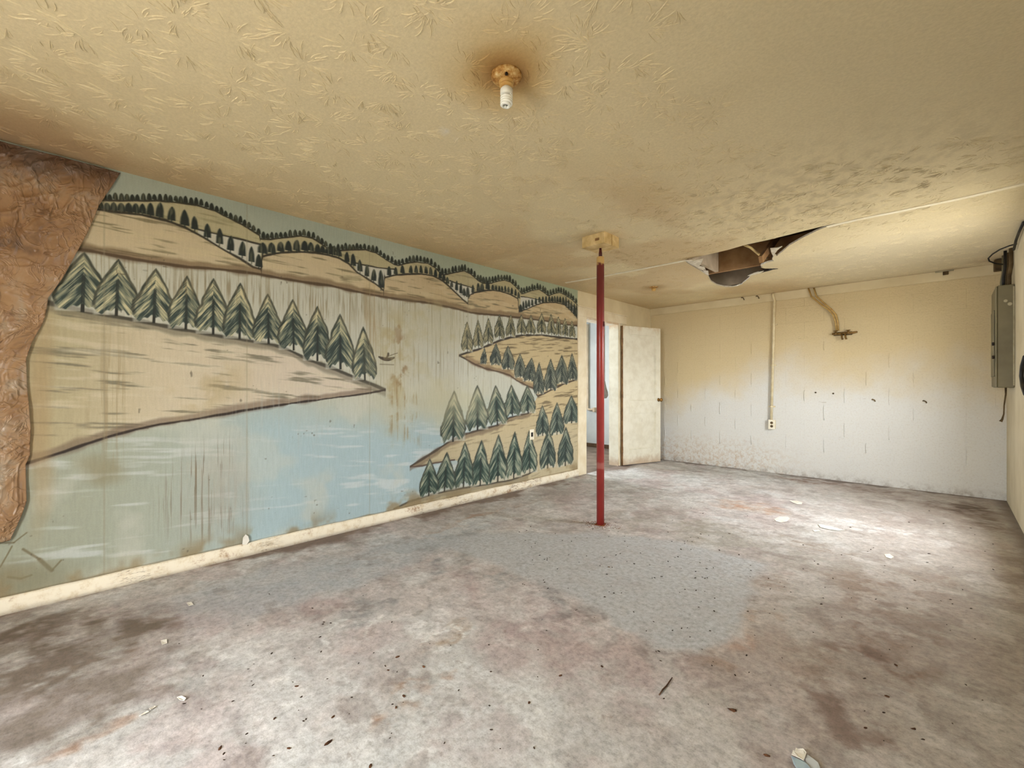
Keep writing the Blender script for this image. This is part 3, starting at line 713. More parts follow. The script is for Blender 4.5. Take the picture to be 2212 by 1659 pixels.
# ageing: leaks, runs, nicotine, dirt
def wstain(px, py, ru, rv, c, s, warp=.35, tex=None):
    global col
    a = W(px, py)
    du = (U-a[0]+(fbm(U*3.2, V*3.2, 90)-.5)*warp)/ru; dv = (V-a[1]+(fbm(U*3.2+50, V*3.2, 91)-.5)*warp)/rv
    m = sst(1.2, .25, np.sqrt(du*du+dv*dv))*s
    if tex is not None: m = m*tex
    col = mixc(col, c, m)
blot = sst(.46, .66, fbm(U*7, V*7, 92, 5)); run = sst(.50, .68, streaks)
wstain(850, 790, .34, .62, (176, 158, 108), .75, .4, .35+.65*blot); wstain(870, 870, .25, .35, (150, 118, 66), .7, .4, blot*run)
wstain(950, 700, .5, .25, (186, 170, 118), .6, .4, .4+.6*blot); wstain(800, 680, .07, .35, (164, 132, 80), .6, .15, .4+.6*run)
wstain(870, 800, .18, .40, (140, 100, 52), .6, .5, sst(.56, .68, fbm(U*10, V*7, 93, 5)))
wstain(980, 870, .5, .22, (196, 188, 146), .5, .4)
wstain(960, 800, .3, .3, (190, 178, 132), .5, .4, blot)
wstain(480, 1060, .30, .38, (172, 166, 150), .65, .2, .6+.4*run); wstain(470, 1060, .32, .36, (120, 100, 74), .8, .12, sst(.58, .66, fbm(U*120, V*2.5, 94, 3))*sst(.35, .6, nU+.1))
wstain(590, 640, 1.0, .13, (136, 116, 78), .55, .2, sst(.56, .68, fbm(U*130, V*3, 95, 3)))
wstain(440, 830, .22, .2, (180, 156, 104), .45, .3, blot); wstain(250, 850, .1, .5, (150, 126, 84), .4, .1, run)
wstain(600, 950, .5, .4, (176, 186, 184), .4, .3, run); wstain(200, 1010, .12, .12, (140, 124, 84), .5, .2)
for p_, q_, w_ in (((50, 1186), (85, 1208), .010), ((85, 1208), (112, 1232), .016), ((112, 1232), (132, 1210), .008), ((18, 1246), (45, 1250), .010), ((45, 1250), (68, 1242), .008), ((0, 1172), (30, 1172), .008), ((30, 1172), (58, 1150), .006), ((0, 1226), (26, 1180), .006)): wseg(p_, q_, w_*.8, (112, 96, 62), .7)
wstain(60, 1260, .3, .16, (132, 124, 92), .6, .3); wstain(85, 900, .06, .7, (176, 142, 92), .55, .05)
wstain(795, 1115, .08, .02, (140, 122, 86), .8, .05)
vert = sst(.0, .03, U-W(533, 1000)[0])*sst(.95, .8, V)*sst(1.4, .9, U); col = mixc(col, (170, 198, 206), vert*.35)
# vertical board joints and a grimy foot
for jx in (225, 533, 798, 1010): col = mixc(col, (150, 140, 110), sst(.006, .002, np.abs(U-W(jx, 900)[0]))*.35)
col = mixc(col, (150, 126, 84), sst(.22, .09, V+(nU-.5)*.25)*sst(.45, .62, fbm(U*5, V*5, 97, 4))*.75)
col = mixc(col, (120, 96, 62), sst(.012, .0, V-np.full(U.shape, .085))*sst(.0, .01, V-.07)*.5)
speck = sst(.84, .92, vnoise(U*52, V*52, 99)*vnoise(U*9, V*9, 98)**.4)
col = mixc(col, (96, 86, 68), speck*.55)
Pm = np.stack([np.full(U.shape, XL+.004)+(nU-.5)*.004, U, V], -1)
Pm[0, :, 0] = XL-.001; Pm[-1, :, 0] = XL-.001
mu = link('painted_mural', grid_mesh('painted_mural', Pm, lin(np.clip(soft(col, .22)*.96, 0, 250))), M['mural'], wl, True)
mu['label'] = 'faded lake mural with tan hills and rows of dark green firs'

# ------------------------------------------------------------------ ceiling (with torn hole and sag)
hole_px = [(1478, 562), (1500, 556), (1535, 548), (1572, 539), (1610, 528), (1660, 517), (1705, 506), (1740, 497), (1778, 488), (1808, 481),
           (1790, 488), (1765, 497), (1735, 510), (1705, 524), (1690, 534), (1678, 542), (1672, 541), (1668, 549), (1672, 553), (1660, 557), (1645, 567), (1643, 571), (1649, 573), (1644, 576), (1652, 579), (1678, 580), (1662, 584), (1640, 588), (1622, 594), (1618, 600), (1612, 605), (1606, 609), (1603, 613), (1592, 617),
           (1582, 619), (1566, 618), (1548, 612), (1536, 604), (1529, 593), (1521, 589), (1512, 583), (1503, 578), (1492, 572), (1484, 567)]
hole = [Vector(on_z(x, y, H)[:2]) for x, y in hole_px]
def in_poly(p, poly):
    c = False; j = len(poly)-1
    for i in range(len(poly)):
        a, b_ = poly[i], poly[j]
        if (a.y > p.y) != (b_.y > p.y) and p.x < (b_.x-a.x)*(p.y-a.y)/(b_.y-a.y)+a.x: c = not c
        j = i
    return c
gx = np.linspace(XL-.02, XR+.02, 150); gy = np.concatenate([np.linspace(YF-.02, .5, 30, endpoint=False), np.linspace(.5, 6.0, 220, endpoint=False), np.linspace(6.0, YB+.02, 16)])
hx0, hx1 = min(p.x for p in hole), max(p.x for p in hole); hy0, hy1 = min(p.y for p in hole), max(p.y for p in hole)
pts = list(hole); ne = len(hole)
for x in gx:
    for y in gy:
        v = Vector((float(x), float(y)))
        if hx0-.05 < x < hx1+.05 and hy0-.05 < y < hy1+.05:
            if in_poly(v, hole) or min((v-h).length for h in hole) < .015: continue
        pts.append(v)
cv, ce, cf, _, _, _ = delaunay_2d_cdt(pts, [(i, (i+1) % ne) for i in range(ne)], [], 0, 1e-6)
faces = [f for f in cf if not in_poly(sum((cv[i] for i in f), Vector((0, 0)))/len(f), hole)]
Q = np.array([[v.x, v.y] for v in cv])
hx, hy_ = Q[:, 0], Q[:, 1]
def zsag(x, y):
    # the broken sheet droops along the torn edge beyond the joint strip, the whole deck waves a little
    d = ((x+.95)/.55)**2+((y-4.62)/.32)**2
    s = .055*np.exp(-d)*(y > 4.05)
    d2 = ((x+1.9)/.25)**2+((y-5.3)/.4)**2
    return s+.022*np.exp(-d2)
cz = H-zsag(hx, hy_)
def ceil_paint(hx, hy_):
    c0 = np.zeros((len(hx), 3))+np.array([222, 203, 156.])
    nb = fbm(hx*.8, hy_*.8, 120); nm = fbm(hx*3, hy_*3, 121, 5)
    c0 = mixc(c0, (208, 184, 132), sst(.45, .7, nb)*.7)
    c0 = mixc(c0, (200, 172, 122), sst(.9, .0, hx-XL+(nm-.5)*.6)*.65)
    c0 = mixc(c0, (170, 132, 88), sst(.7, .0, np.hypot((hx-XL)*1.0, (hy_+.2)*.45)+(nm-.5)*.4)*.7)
    c0 = mixc(c0, (206, 190, 148), sst(-1.2, -.2, hx+(nb-.5))*.8)
    c0 = mixc(c0, (226, 212, 176), sst(4.1, 4.9, hy_+(nm-.5)*.4)*sst(-1.6, -.4, hx)*.9)  # lit far-right ceiling past the joint strip painted paler
    c0 = mixc(c0, (196, 160, 108), sst(.42, .62, fbm(hx*1.5, hy_*1.5, 125))*sst(1.6, 3.0, hy_)*sst(-.9, -1.6, hx)*.45)
    mild = sst(.48, .62, fbm(hx*30, hy_*20, 122, 4))*np.exp(-(((hx+.55)/.75)**2+((hy_-3.35)/.55)**2)*.8)
    c0 = mixc(c0, (150, 132, 96), mild*.32)
    def cstain(px, py, r, c, s, w=.1, ex=1.0):
        nonlocal c0
        q = on_z(px, py, H); d = np.hypot(hx-q[0], (hy_-q[1])*ex)+(nm-.5)*w*2
        c0 = mixc(c0, c, sst(r, r*.15, d)*s)
    cstain(1080, 150, .34, (198, 160, 92), .7); cstain(1085, 150, .18, (176, 126, 54), .85, .05); cstain(1092, 158, .10, (140, 92, 40), .8, .02)
    cstain(962, 284, .045, (222, 216, 204), .9, .02); cstain(985, 298, .03, (222, 216, 204), .8, .02)
    cstain(1410, 621, .22, (166, 126, 74), .6, .05, 1.0); cstain(2060, 585, .2, (176, 146, 106), .6, .08); cstain(2150, 560, .25, (186, 160, 120), .6, .1)
    cstain(1293, 520, .30, (186, 150, 96), .5, .1)
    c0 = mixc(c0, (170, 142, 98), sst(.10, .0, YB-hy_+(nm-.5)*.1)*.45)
    return lin(np.clip(soft(c0, .24)*1.03, 0, 250))
bmc = bmesh.new()
lo = [bmc.verts.new((x, y, z)) for (x, y), z in zip(Q, cz)]
for f in faces: bmc.faces.new([lo[i] for i in f][::-1])
bmc.normal_update()
me = bpy.data.meshes.new('ceiling'); bmc.to_mesh(me); bmc.free()
set_colors(me, ceil_paint(hx, hy_))
ce_o = link('ceiling', me, M['ceiling'], smooth=True); struct(ce_o, 'cream textured plaster ceiling with a torn hole near the block wall', 'ceiling')
# slap-brush plaster: fans of short raised strokes, far too many to count
rp = np.random.RandomState(5)
cent = []
for iy in range(int((YB-YF)/.155)):
    for ix in range(int((XR-XL)/.155)):
        cx_, cy_ = XL+(ix+rp.rand())*.155, YF+(iy+rp.rand())*.155
        if cy_ < -.4: continue
        smooth_ = float(sst(-1.05, -.35, np.array(cx_+.35*(fbm(np.array(cx_*1.3), np.array(cy_*1.3), 160)-.5)))*sst(3.3, 2.7, np.array(cy_)))
        if rp.rand() < smooth_*.96+.08: continue
        cent.append((cx_, cy_, float(np.interp(cy_, [2.0, 4.2, 4.4], [1, .75, .6]))))
SV, SF, nv_ = [], [], 0
for cx_, cy_, am in cent:
    a0 = rp.rand()*6.28; span = rp.uniform(2.2, 6.28)
    for k in range(rp.randint(18, 32)):
        an = a0+span*rp.rand(); r0 = rp.uniform(.008, .055); ln = rp.uniform(.026, .085)*(.7+.3*am); wd = rp.uniform(.0014, .0027)*(.6+.4*am); ht = rp.uniform(.0026, .0052)*am
        bend = rp.uniform(-1.1, 1.1); ng = 4
        tt_ = np.linspace(0, 1, ng+1); th = an+bend*(tt_-.5)
        px_ = cx_+r0*math.cos(an)+np.cumsum(np.cos(th))*ln/(ng+1); py_ = cy_+r0*math.sin(an)+np.cumsum(np.sin(th))*ln/(ng+1)
        if px_.min() < XL+.01 or px_.max() > XR-.01 or py_.max() > YB-.03: continue
        if hx0-.08 < px_[0] < hx1+.08 and hy0-.08 < py_[0] < hy1+.08:
            if any(in_poly(Vector((float(q1), float(q2))), hole) for q1, q2 in zip(px_, py_)) or min((Vector((float(px_[2]), float(py_[2])))-h_).length for h_ in hole) < .04: continue
        nxv, nyv = -np.sin(th), np.cos(th); pr = np.array([.45, .95, 1.0, .9, .3])
        base_z = H-zsag(px_, py_)+.0004
        for sgn, hz_ in ((-1, 0), (0, 1), (1, 0)):
            SV.append(np.stack([px_+nxv*wd*sgn*pr, py_+nyv*wd*sgn*pr, base_z-hz_*ht*pr], -1))
        for i in range(ng):
            A0, B0, C0 = nv_+i, nv_+(ng+1)+i, nv_+2*(ng+1)+i
            SF.append((A0, A0+1, B0+1, B0)); SF.append((B0, B0+1, C0+1, C0))
        nv_ += 3*(ng+1)
SV = np.concatenate(SV); SF = np.array(SF)
ms = bpy.data.meshes.new('plaster_strokes'); ms.vertices.add(len(SV)); ms.vertices.foreach_set('co', SV.reshape(-1).astype(np.float32))
ms.loops.add(SF.size); ms.loops.foreach_set('vertex_index', SF.reshape(-1).astype(np.int32)); ms.polygons.add(len(SF)); ms.polygons.foreach_set('loop_start', np.arange(0, SF.size, 4, dtype=np.int32)); ms.update(calc_edges=True)
set_colors(ms, ceil_paint(SV[:, 0], SV[:, 1])*1.08)
st_o = link('plaster_strokes', ms, M['ceiling'], ce_o, False); st_o['kind'] = 'stuff'; st_o['label'] = 'raised fan-shaped brush strokes in the ceiling plaster'
# broken drywall edge round the hole: a proud, uneven white rim of board core (13 mm board)
b = MB(); rr = random.Random(7)
for i in range(ne):
    p, q = hole[i], hole[(i+1) % ne]
    zp, zq = H-float(zsag(np.array(p.x), np.array(p.y))), H-float(zsag(np.array(q.x), np.array(q.y)))
    for (A_, B_, z0, z1, dz0, dz1) in [(p, q, zp, zq, .014, .014)]:
        v = [b.bm.verts.new((A_.x, A_.y, z0)), b.bm.verts.new((B_.x, B_.y, z1)), b.bm.verts.new((B_.x, B_.y, z1+dz1)), b.bm.verts.new((A_.x, A_.y, z0+dz0))]
        b.bm.faces.new(v)
rim = b.build('broken_edge', M['gypsum'], ce_o); rim['label'] = 'white broken gypsum edge around the hole'
# frayed paper and gypsum tongues along the left tear
for k, poly in enumerate([[(1480, 563), (1500, 561), (1512, 566), (1507, 574), (1522, 578), (1526, 588), (1510, 580), (1492, 571)],
                          [(1497, 563), (1519, 560), (1513, 571), (1507, 578), (1500, 572)],
                          [(1518, 586), (1530, 585), (1531, 595), (1524, 592)],
                          [(1664, 540), (1680, 537), (1690, 533), (1680, 543), (1670, 552), (1666, 548)],
                          [(1615, 596), (1632, 589), (1650, 585), (1642, 590), (1624, 597)]]):
    b = MB(); z0 = H-.03-.008*k
    b.prism([Vector(on_z(x, y, z0))+Vector((0, 0, rr.uniform(-.006, .012))) for x, y in poly], (0, 0, .006))
    o = b.build('torn_gypsum', M['gypsum'], ce_o)
b = MB()
b.tube([on_z(x, y, H+.0) for x, y in ((1640, 588), (1650, 585), (1662, 583), (1670, 580), (1680, 580))], [.012, .014, .010, .012, .006], 6)
b.build('torn_paper', M['dark_hole'], ce_o)
# joint strip across the ceiling, two runs either side of the hole
for pl in ([(1222, 610.5), (1300, 597), (1400, 578), (1482, 562)], [(1786, 489), (1850, 474), (1950, 454), (2080, 427), (2215, 396)]):
    b = MB(); q = [Vector(on_z(x, y, H)) for x, y in pl]
    for a_, c_ in zip(q[:-1], q[1:]):
        d = (c_-a_).normalized(); nrm = Vector((-d.y, d.x, 0))*.021
        b.prism([a_-nrm, c_-nrm, c_+nrm, a_+nrm], (0, 0, -.005))
    o = b.build('joint_strip', M['tape'], ce_o)
# cavity above the hole
b = MB(); b.box((-3.0, 3.9, 2.60), (.3, 6.5, 2.64)); o = b.build('subfloor', M['subfloor'], ce_o); o['label'] = 'dark boards above the ceiling hole'
for y in (3.92, 5.0, 5.76, 6.4):
    b = MB(); b.box((-3.0, y, H+.02), (.3, y+.045, 2.60)); o = b.build('joist', M['joist'] if y < 5.5 else M['grey_board'], ce_o)
b = MB(); b.box((-1.80, 3.97, H+.02), (-1.765, 4.99, 2.59)); b.build('blocking_board', M['grey_board'], ce_o)
b = MB(); b.box((-1.18, 4.25, H+.03), (-1.15, 4.9, 2.44), rot=Matrix.Rotation(.55, 3, 'X')); b.build('loose_board', M['joist'], ce_o)
b = MB(); b.box((-3.02, 3.9, H+.015), (-2.98, 6.5, 2.62)); b.box((.28, 3.9, H+.01), (.32, 6.5, 2.62)); b.build('cavity_side', M['subfloor'], ce_o)
# roof slab over the rest so that no daylight leaks in
b = MB(); b.box((-5.6, YF-.3, 2.66), (XR+.3, 8.3, 2.74)); o = b.build('upper_floor', M['subfloor']); struct(o, 'dark underside of the storey above', 'floor')

# ------------------------------------------------------------------ block wall
b = MB(); b.box((XL, YB+.004, 0), (XR, YB+.16, H))
wbk = b.build('wall_back', M['block']); struct(wbk, 'painted concrete block wall, whiter below and yellower above', 'wall')
zs = [0]+[.106+.2035*k for k in range(11)]+[2.24]
bl_cache = {}; rb = random.Random(3)
for ci in range(len(zs)-1):
    z0, z1 = zs[ci], zs[ci+1]
    off = .04 if ci % 2 == 1 else .243
    xs = [XL]+[x for x in np.arange(XL+off-.406, XR, .406) if x > XL+.03 and x < XR-.03]+[XR]
    for x0, x1 in zip(xs[:-1], xs[1:]):
        w, h = round(x1-x0, 3), round(z1-z0, 3)
        key = (w, h)
        if key not in bl_cache:
            b = MB(); g_ = .0002; b.box((-w/2+g_, .0012, -h/2+g_), (w/2-g_, .02, h/2-g_), .0009, 1)
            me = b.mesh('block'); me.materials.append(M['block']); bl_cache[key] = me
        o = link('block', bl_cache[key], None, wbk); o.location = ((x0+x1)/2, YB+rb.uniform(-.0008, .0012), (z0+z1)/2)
        o.rotation_euler = (rb.uniform(-.004, .004), 0, rb.uniform(-.003, .003))
# thick paint ridges left on some upright joints
rg = random.Random(9)
for ci in range(2, 9):
    z0, z1 = zs[ci], zs[ci+1]; off = .04 if ci % 2 == 1 else .243
    for x in np.arange(XL+off, XR-.5, .406):
        if x < XL+.1 or rg.random() > (.62 if ci < 7 else .3): continue
        b = MB(); hh = rg.uniform(.10, .19); zc = (z0+z1)/2+rg.uniform(-.01, .01); w_ = rg.uniform(.004, .007)
        pts_ = [(x+rg.uniform(-.002, .002), YB-.001, zc-hh/2+hh*q_/4) for q_ in range(5)]
        b.tube(pts_, [w_*.5, w_, w_*rg.uniform(.7, 1.1), w_, w_*.5], 6); b.build('paint_ridge', M['block'], wbk, True)
# timber plate along the top of the block wall
b = MB(); b.box((XL, YB-.012, 2.248), (XR, YB+.05, H+.01), .004); o = b.build('trim_1', M['cream_wall']); struct(o, 'cream timber plate along the top of the block wall', 'trim')

# ------------------------------------------------------------------ right wall with doorway, wall behind the camera
b = MB()
b.box((XR, YF, 0), (XR+.15, RD[0], H)); b.box((XR, RD[1], 0), (XR+.15, YB+.16, H)); b.box((XR, RD[0], RD[3]), (XR+.15, RD[1], H)); b.box((XR, RD[0], 0), (XR+.15, RD[1], RD[2]))
o = b.build('wall_right', M['right_wall']); struct(o, 'yellowed plastered right wall beside the electrical panel', 'wall')
b = MB()
b.box((XL-TW, YF-.15, 0), (FD[0], YF, H)); b.box((FD[1], YF-.15, 0), (XR+.15, YF, H)); b.box((FD[0], YF-.15, FD[2]), (FD[1], YF, H))
o = b.build('wall_front', M['plain_wall']); struct(o, 'dull cream wall with an outside doorway', 'wall')
# door frames of the two outside doorways
b = MB(); e = .04
b.box((FD[0], YF-.15, 0), (FD[0]+e, YF+.01, FD[2])); b.box((FD[1]-e, YF-.15, 0), (FD[1], YF+.01, FD[2])); b.box((FD[0]+e, YF-.15, FD[2]-e), (FD[1]-e, YF+.01, FD[2]))
o = b.build('trim_2', M['cream_trim']); struct(o, 'cream frame of the outside doorway', 'trim')
b = MB()
b.box((XR-.01, RD[0], RD[2]), (XR+.15, RD[0]+e, RD[3])); b.box((XR-.01, RD[1]-e, RD[2]), (XR+.15, RD[1], RD[3])); b.box((XR-.01, RD[0]+e, RD[3]-e), (XR+.15, RD[1]-e, RD[3])); b.box((XR-.008, RD[0], RD[2]-.03), (XR+.15, RD[1], RD[2]))
o = b.build('window_1', M['cream_trim']); struct(o, 'cream window frame and sill in the right wall', 'window')
# ground outside
b = MB(); b.box((XR+.15, -14, -.12), (16, 18, -.04)); b.box((-16, -16, -.12), (XR+.15, YF-.15, -.04))
o = b.build('ground', M['ground']); struct(o, 'pale gravel ground outside the doorways', 'ground')

# ------------------------------------------------------------------ hall behind the left doorway
b = MB(); b.box((-5.4, 3.8, -.05), (XL, 8.2, -.002)); o = b.build('floor', M['dark_floor']); struct(o, 'dark dirty floor of the next room', 'floor')
b = MB()
b.box((-5.4, 7.0, 0), (XL-TW, 7.1, H)); b.box((-5.5, 3.8, 0), (-5.4, 4.7, H)); b.box((-5.5, 5.7, 0), (-5.4, 7.1, H)); b.box((-5.5, 4.7, 0), (-5.4, 5.7, 1.0)); b.box((-5.5, 4.7, 2.0), (-5.4, 5.7, H))  # unseen window opening in the outer wall, added to light this room
b.box((-5.5, 3.7, 0), (XL-TW, 3.8, H)); b.box((XL-TW, YB, 0), (XL, 7.1, H)); b.box((-5.5, 3.7, H), (XL-TW, 7.1, H+.05))
o = b.build('wall_hall', M['hall_wall']); struct(o, 'pale grey walls of the next room seen through the doorway', 'wall')
b = MB(); b.box((-5.4, 6.985, 0), (XL-TW, 7.0, .07)); o = b.build('baseboard_hall', M['dark_wood']); struct(o, 'dark baseboard in the next room', 'baseboard')
pp = on_y(1269, 800, 6.96)
b = MB(); b.tube([(pp[0], 6.96, 2.3), (pp[0], 6.96, .72), (pp[0]+.02, 6.96, .70), (pp[0]+.16, 6.96, .70)], .022, 10); rt = b.build('drain_pipe', M['grey_board'], None, True)
tag(rt, 'grey pipe running down the wall of the next room', 'pipe')
b = MB(); b.box((pp[0]+.13, 6.93, .66), (pp[0]+.17, 6.995, .74), .004); b.build('bracket', M['grey_board'], rt)
# small grey bag on a cord in the doorway, behind the red post
q = Vector((-3.46, 5.43, 1.0)); qx = on_x(1306, 850, -3.42)
q = Vector((-3.42, qx[1], qx[2]))
b = MB(); b.lathe([(.0, -.07), (.03, -.065), (.05, -.03), (.046, .02), (.028, .08), (.016, .13), (.008, .17), (0, .172)], (0, 0, 0), 18)
bag = b.build('hanging_bag', M['bag'], None, True); bag.location = q; tag(bag, 'small grey cloth bag hanging on a cord in the doorway', 'bag')
b = MB(); b.tube([(0, 0, .168), (0, 0, DO[2]-.02-q.z)], .005, 6); b.build('cord', M['bag'], bag)

# ------------------------------------------------------------------ door casing and jamb
b = MB(); b.box((XL-TW-.005, DO[0], 0), (XL+.004, DO[0]+.025, DO[2])); b.box((XL-TW-.005, DO[1]-.025, 0), (XL+.004, DO[1], DO[2])); b.box((XL-TW-.005, DO[0]+.025, DO[2]-.025), (XL+.004, DO[1]-.025, DO[2]))
o = b.build('trim_4', M['door']); struct(o, 'white painted jamb lining the inner doorway', 'trim')
b = MB()
b.box((XL, 4.60, 0), (XL+.018, DO[0]+.008, DO[2]+.0), .003); b.box((XL, 4.60, DO[2]), (XL+.018, 5.79, DO[2]+.115), .003); b.box((XL, DO[1]-.008, 0), (XL+.018, 5.66, DO[2]), .003)
b.box((XL, 4.60, DO[2]+.115), (XL+.026, 5.80, DO[2]+.128), .002)
o = b.build('trim_5', M['cream_trim']); struct(o, 'cream flat casing around the inner doorway', 'trim')

# ------------------------------------------------------------------ open door leaf, swung back against the wall
LW, LH, LT = .74, 1.985, .035
door = empty('door_1', (XL+.035, DO[1]+.012, .012), math.radians(90-17)); struct(door, 'white two-panel interior door swung open into the basement', 'door')
def dpart(name, a, b_, bev=.003, mat='door'):
    m_ = MB(); m_.box(a, b_, bev); return m_.build(name, M[mat], door)
# leaf lies along +x of the empty, the face towards the room is -y
dpart('stile', (0, -LT, 0), (.115, 0, LH)); dpart('stile', (LW-.10, -LT, 0), (LW, 0, LH))
dpart('rail', (.115, -LT, 0), (LW-.10, 0, .215)); dpart('rail', (.115, -LT, .735), (LW-.10, 0, .915)); dpart('rail', (.115, -LT, LH-.12), (LW-.10, 0, LH))
dpart('panel', (.112, -LT+.016, .21), (LW-.097, -.012, .74), 0); dpart('panel', (.112, -LT+.016, .91), (LW-.097, -.012, LH-.115), 0)
for z0_, z1_ in ((.215, .735), (.915, LH-.12)):
    m_ = MB(); mw = .014
    for a_, b_ in (((.115, z0_), (LW-.10, z0_+mw)), ((.115, z1_-mw), (LW-.10, z1_)), ((.115, z0_+mw), (.115+mw, z1_-mw)), ((LW-.10-mw, z0_+mw), (LW-.10, z1_-mw))):
        m_.box((a_[0], -LT+.008, a_[1]), (b_[0], -LT+.018, b_[1]), .002)
    m_.build('panel_moulding', M['door'], door)
dpart('edge_strip', (-.006, -LT+.001, .002), (0, -.001, LH-.002), 0, 'brown_edge')
b = MB(); kz = .92
prof = [(0, 0), (.026, 0), (.026, .005), (.010, .008), (.010, .03), (.022, .038), (.028, .05), (.024, .064), (.012, .07), (0, .071)]
b.lathe(prof, (0, 0, 0), 24)
kn = b.build('knob', M['brass'], door, True); kn.location = (LW-.045, -LT, kz); kn.rotation_euler = (math.pi/2, 0, 0); kn['label'] = 'aged brass knob'
b = MB(); b.lathe(prof, (0, 0, 0), 24); kn = b.build('knob', M['brass'], door, True); kn.location = (LW-.045, 0, kz); kn.rotation_euler = (-math.pi/2, 0, 0); kn['label'] = 'aged brass knob'
for z in (.22, 1.0, 1.76):
    b = MB(); b.tube([(-.010, -LT-.004, z-.045), (-.010, -LT-.004, z+.045)], .007, 10); b.box((-.012, -LT+.0, z-.044), (.0, -LT+.004, z+.044)); b.build('hinge', M['brown_edge'], door, False)

# ------------------------------------------------------------------ baseboard under the mural
n_ = 240
yy = np.linspace(YF+.002, 4.60, n_)
prof = np.array([[0.001, 0.0], [.017, 0.0], [.019, .03], [.017, .074], [.011, .083], [.001, .085]])
Pb = np.zeros((n_, len(prof), 3))
for j, (dx, z) in enumerate(prof):
    wob = (fbm(yy*6, yy*0+j*3.3, 140)-.5)*.012*(z > .02)+(fbm(yy*1.1, yy*0+4, 141)-.5)*.010*(z > .02)
    Pb[:, j] = np.stack([XL+.004+dx+np.abs(wob)*(.35 if dx > .005 else 0), yy, np.maximum(0, z+wob)], -1)
bb = link('baseboard_left', grid_mesh('baseboard_left', Pb), M['baseboard'], None, True); struct(bb, 'cream baseboard with cracked peeling paint under the mural', 'baseboard')

# ------------------------------------------------------------------ hanging brown sheet at the left end of the mural
edge_px = [(262, 368), (246, 394), (215, 440), (190, 500), (165, 545), (135, 600), (104, 642), (98, 680), (90, 700), (68, 740), (56, 775), (58, 830), (66, 925), (64, 985), (55, 1005), (56, 1045), (57, 1085), (46, 1116), (30, 1150), (20, 1171)]
XS = XL+.045
eq = np.array([on_x(x, y, XS)[1:] for x, y in edge_px]); eq = eq[np.argsort(eq[:, 1])]
zlo, zhi = eq[0, 1], H-.014
nr, nc = 380, 240
zz = np.linspace(zlo, zhi, nr); ss = np.linspace(0, 1, nc)
Z, S = np.meshgrid(zz, ss, indexing='ij')
yr = np.interp(Z, eq[:, 1], eq[:, 0]); yl = -1.15
Yv = yl+(yr-yl)*S
zbot = zlo-.04+.05*fbm(Yv*6, Yv*0, 150)
Zv = np.where(Z < zlo+.001, Z, Z)
rdg = lambda n: 1-np.abs(2*n-1)
qx_ = Yv+(fbm(Yv*2, Zv*2, 157)-.5)*.5; qz_ = Zv+(fbm(Yv*2+9, Zv*2, 158)-.5)*.5
al = qz_*.83+qx_*.56; ac = qx_*.83-qz_*.56       # creases mostly run along the slanted free edge
fold = rdg(fbm(al*1.0, ac*4.6, 151, 2))**5
fold2 = rdg(fbm(al*2.6+ac*2, ac*11-al*1.5, 152, 2))**7
fold3 = rdg(fbm(al*9-ac*9, ac*16+al*7, 154, 2))**8
off = .006+.022*fold+.011*fold2+.008*fold3+.03*fbm(Yv*2.2, Zv*1.4, 159, 3)
off = off*(.35+.65*sst(1.0, .93, S))
off = np.where(zhi-Zv < .06, off*(.45+.55*sst(0, .06, zhi-Zv)), off)
Ps = np.stack([XL+.008+off, Yv, Zv], -1)
Ps[0, :, 0] = XL+.012+off[0]*.4
sh = link('plastic_sheet', grid_mesh('plastic_sheet', Ps), M['sheet'], None, True)
tag(sh, 'crumpled brown stained sheet hanging over the end of the mural', 'plastic sheet')
md = sh.modifiers.new('thickness', 'SOLIDIFY'); md.thickness = .0015; md.offset = 0

# ------------------------------------------------------------------ red post and its timber pad
bx, by_, _ = on_z(1297, 1133)
post = empty('support_post', (bx, by_, 0)); tag(post, 'red painted steel support post with a cream chipped top', 'post')
b = MB(); b.lathe([(0, .004), (.031, .004), (.031, 2.186), (.028, 2.19), (.018, 2.19), (0, 2.19)], (0, 0, 0), 40); o = b.build('tube', M['red'], post, False)
for p in o.data.polygons: p.use_smooth = abs(p.normal.z) < .5
b = MB(); b.lathe([(0, 2.17), (.014, 2.17), (.014, 2.22), (.009, 2.262), (0, 2.262)], (0, 0, 0), 20); b.build('jack_screw', M['dark_red'], post, True)
b = MB(); b.box((-.04, -.04, 0), (.04, .04, .004), .002, rot=Matrix.Rotation(.3, 3, 'Z'), piv=(0, 0, 0)); o = b.build('base_plate', M['rustdirt'], post); o['label'] = 'rusty base plate'
for s in (-.028,):
    b = MB(); b.box((.027, -.008, 1.62), (.037, .008, 1.66), .002); b.build('pin', M['dark_red'], post)
pad = empty('timber_block', (bx, by_, 2.262)); tag(pad, 'square cream painted timber pad on top of the red post', 'wood block')
b = MB(); b.box((-.108, -.108, 0), (.108, -.002, H-2.262+.006), .004); b.build('plank', M['block_wood'], pad)
b = MB(); b.box((-.106, .001, .001), (.109, .108, H-2.262+.006), .004); b.build('plank', M['block_wood'], pad)
b = MB(); b.box((.02, -.111, .03), (.06, -.104, .05), .002); b.build('nail_patch', M['brown_edge'], pad)

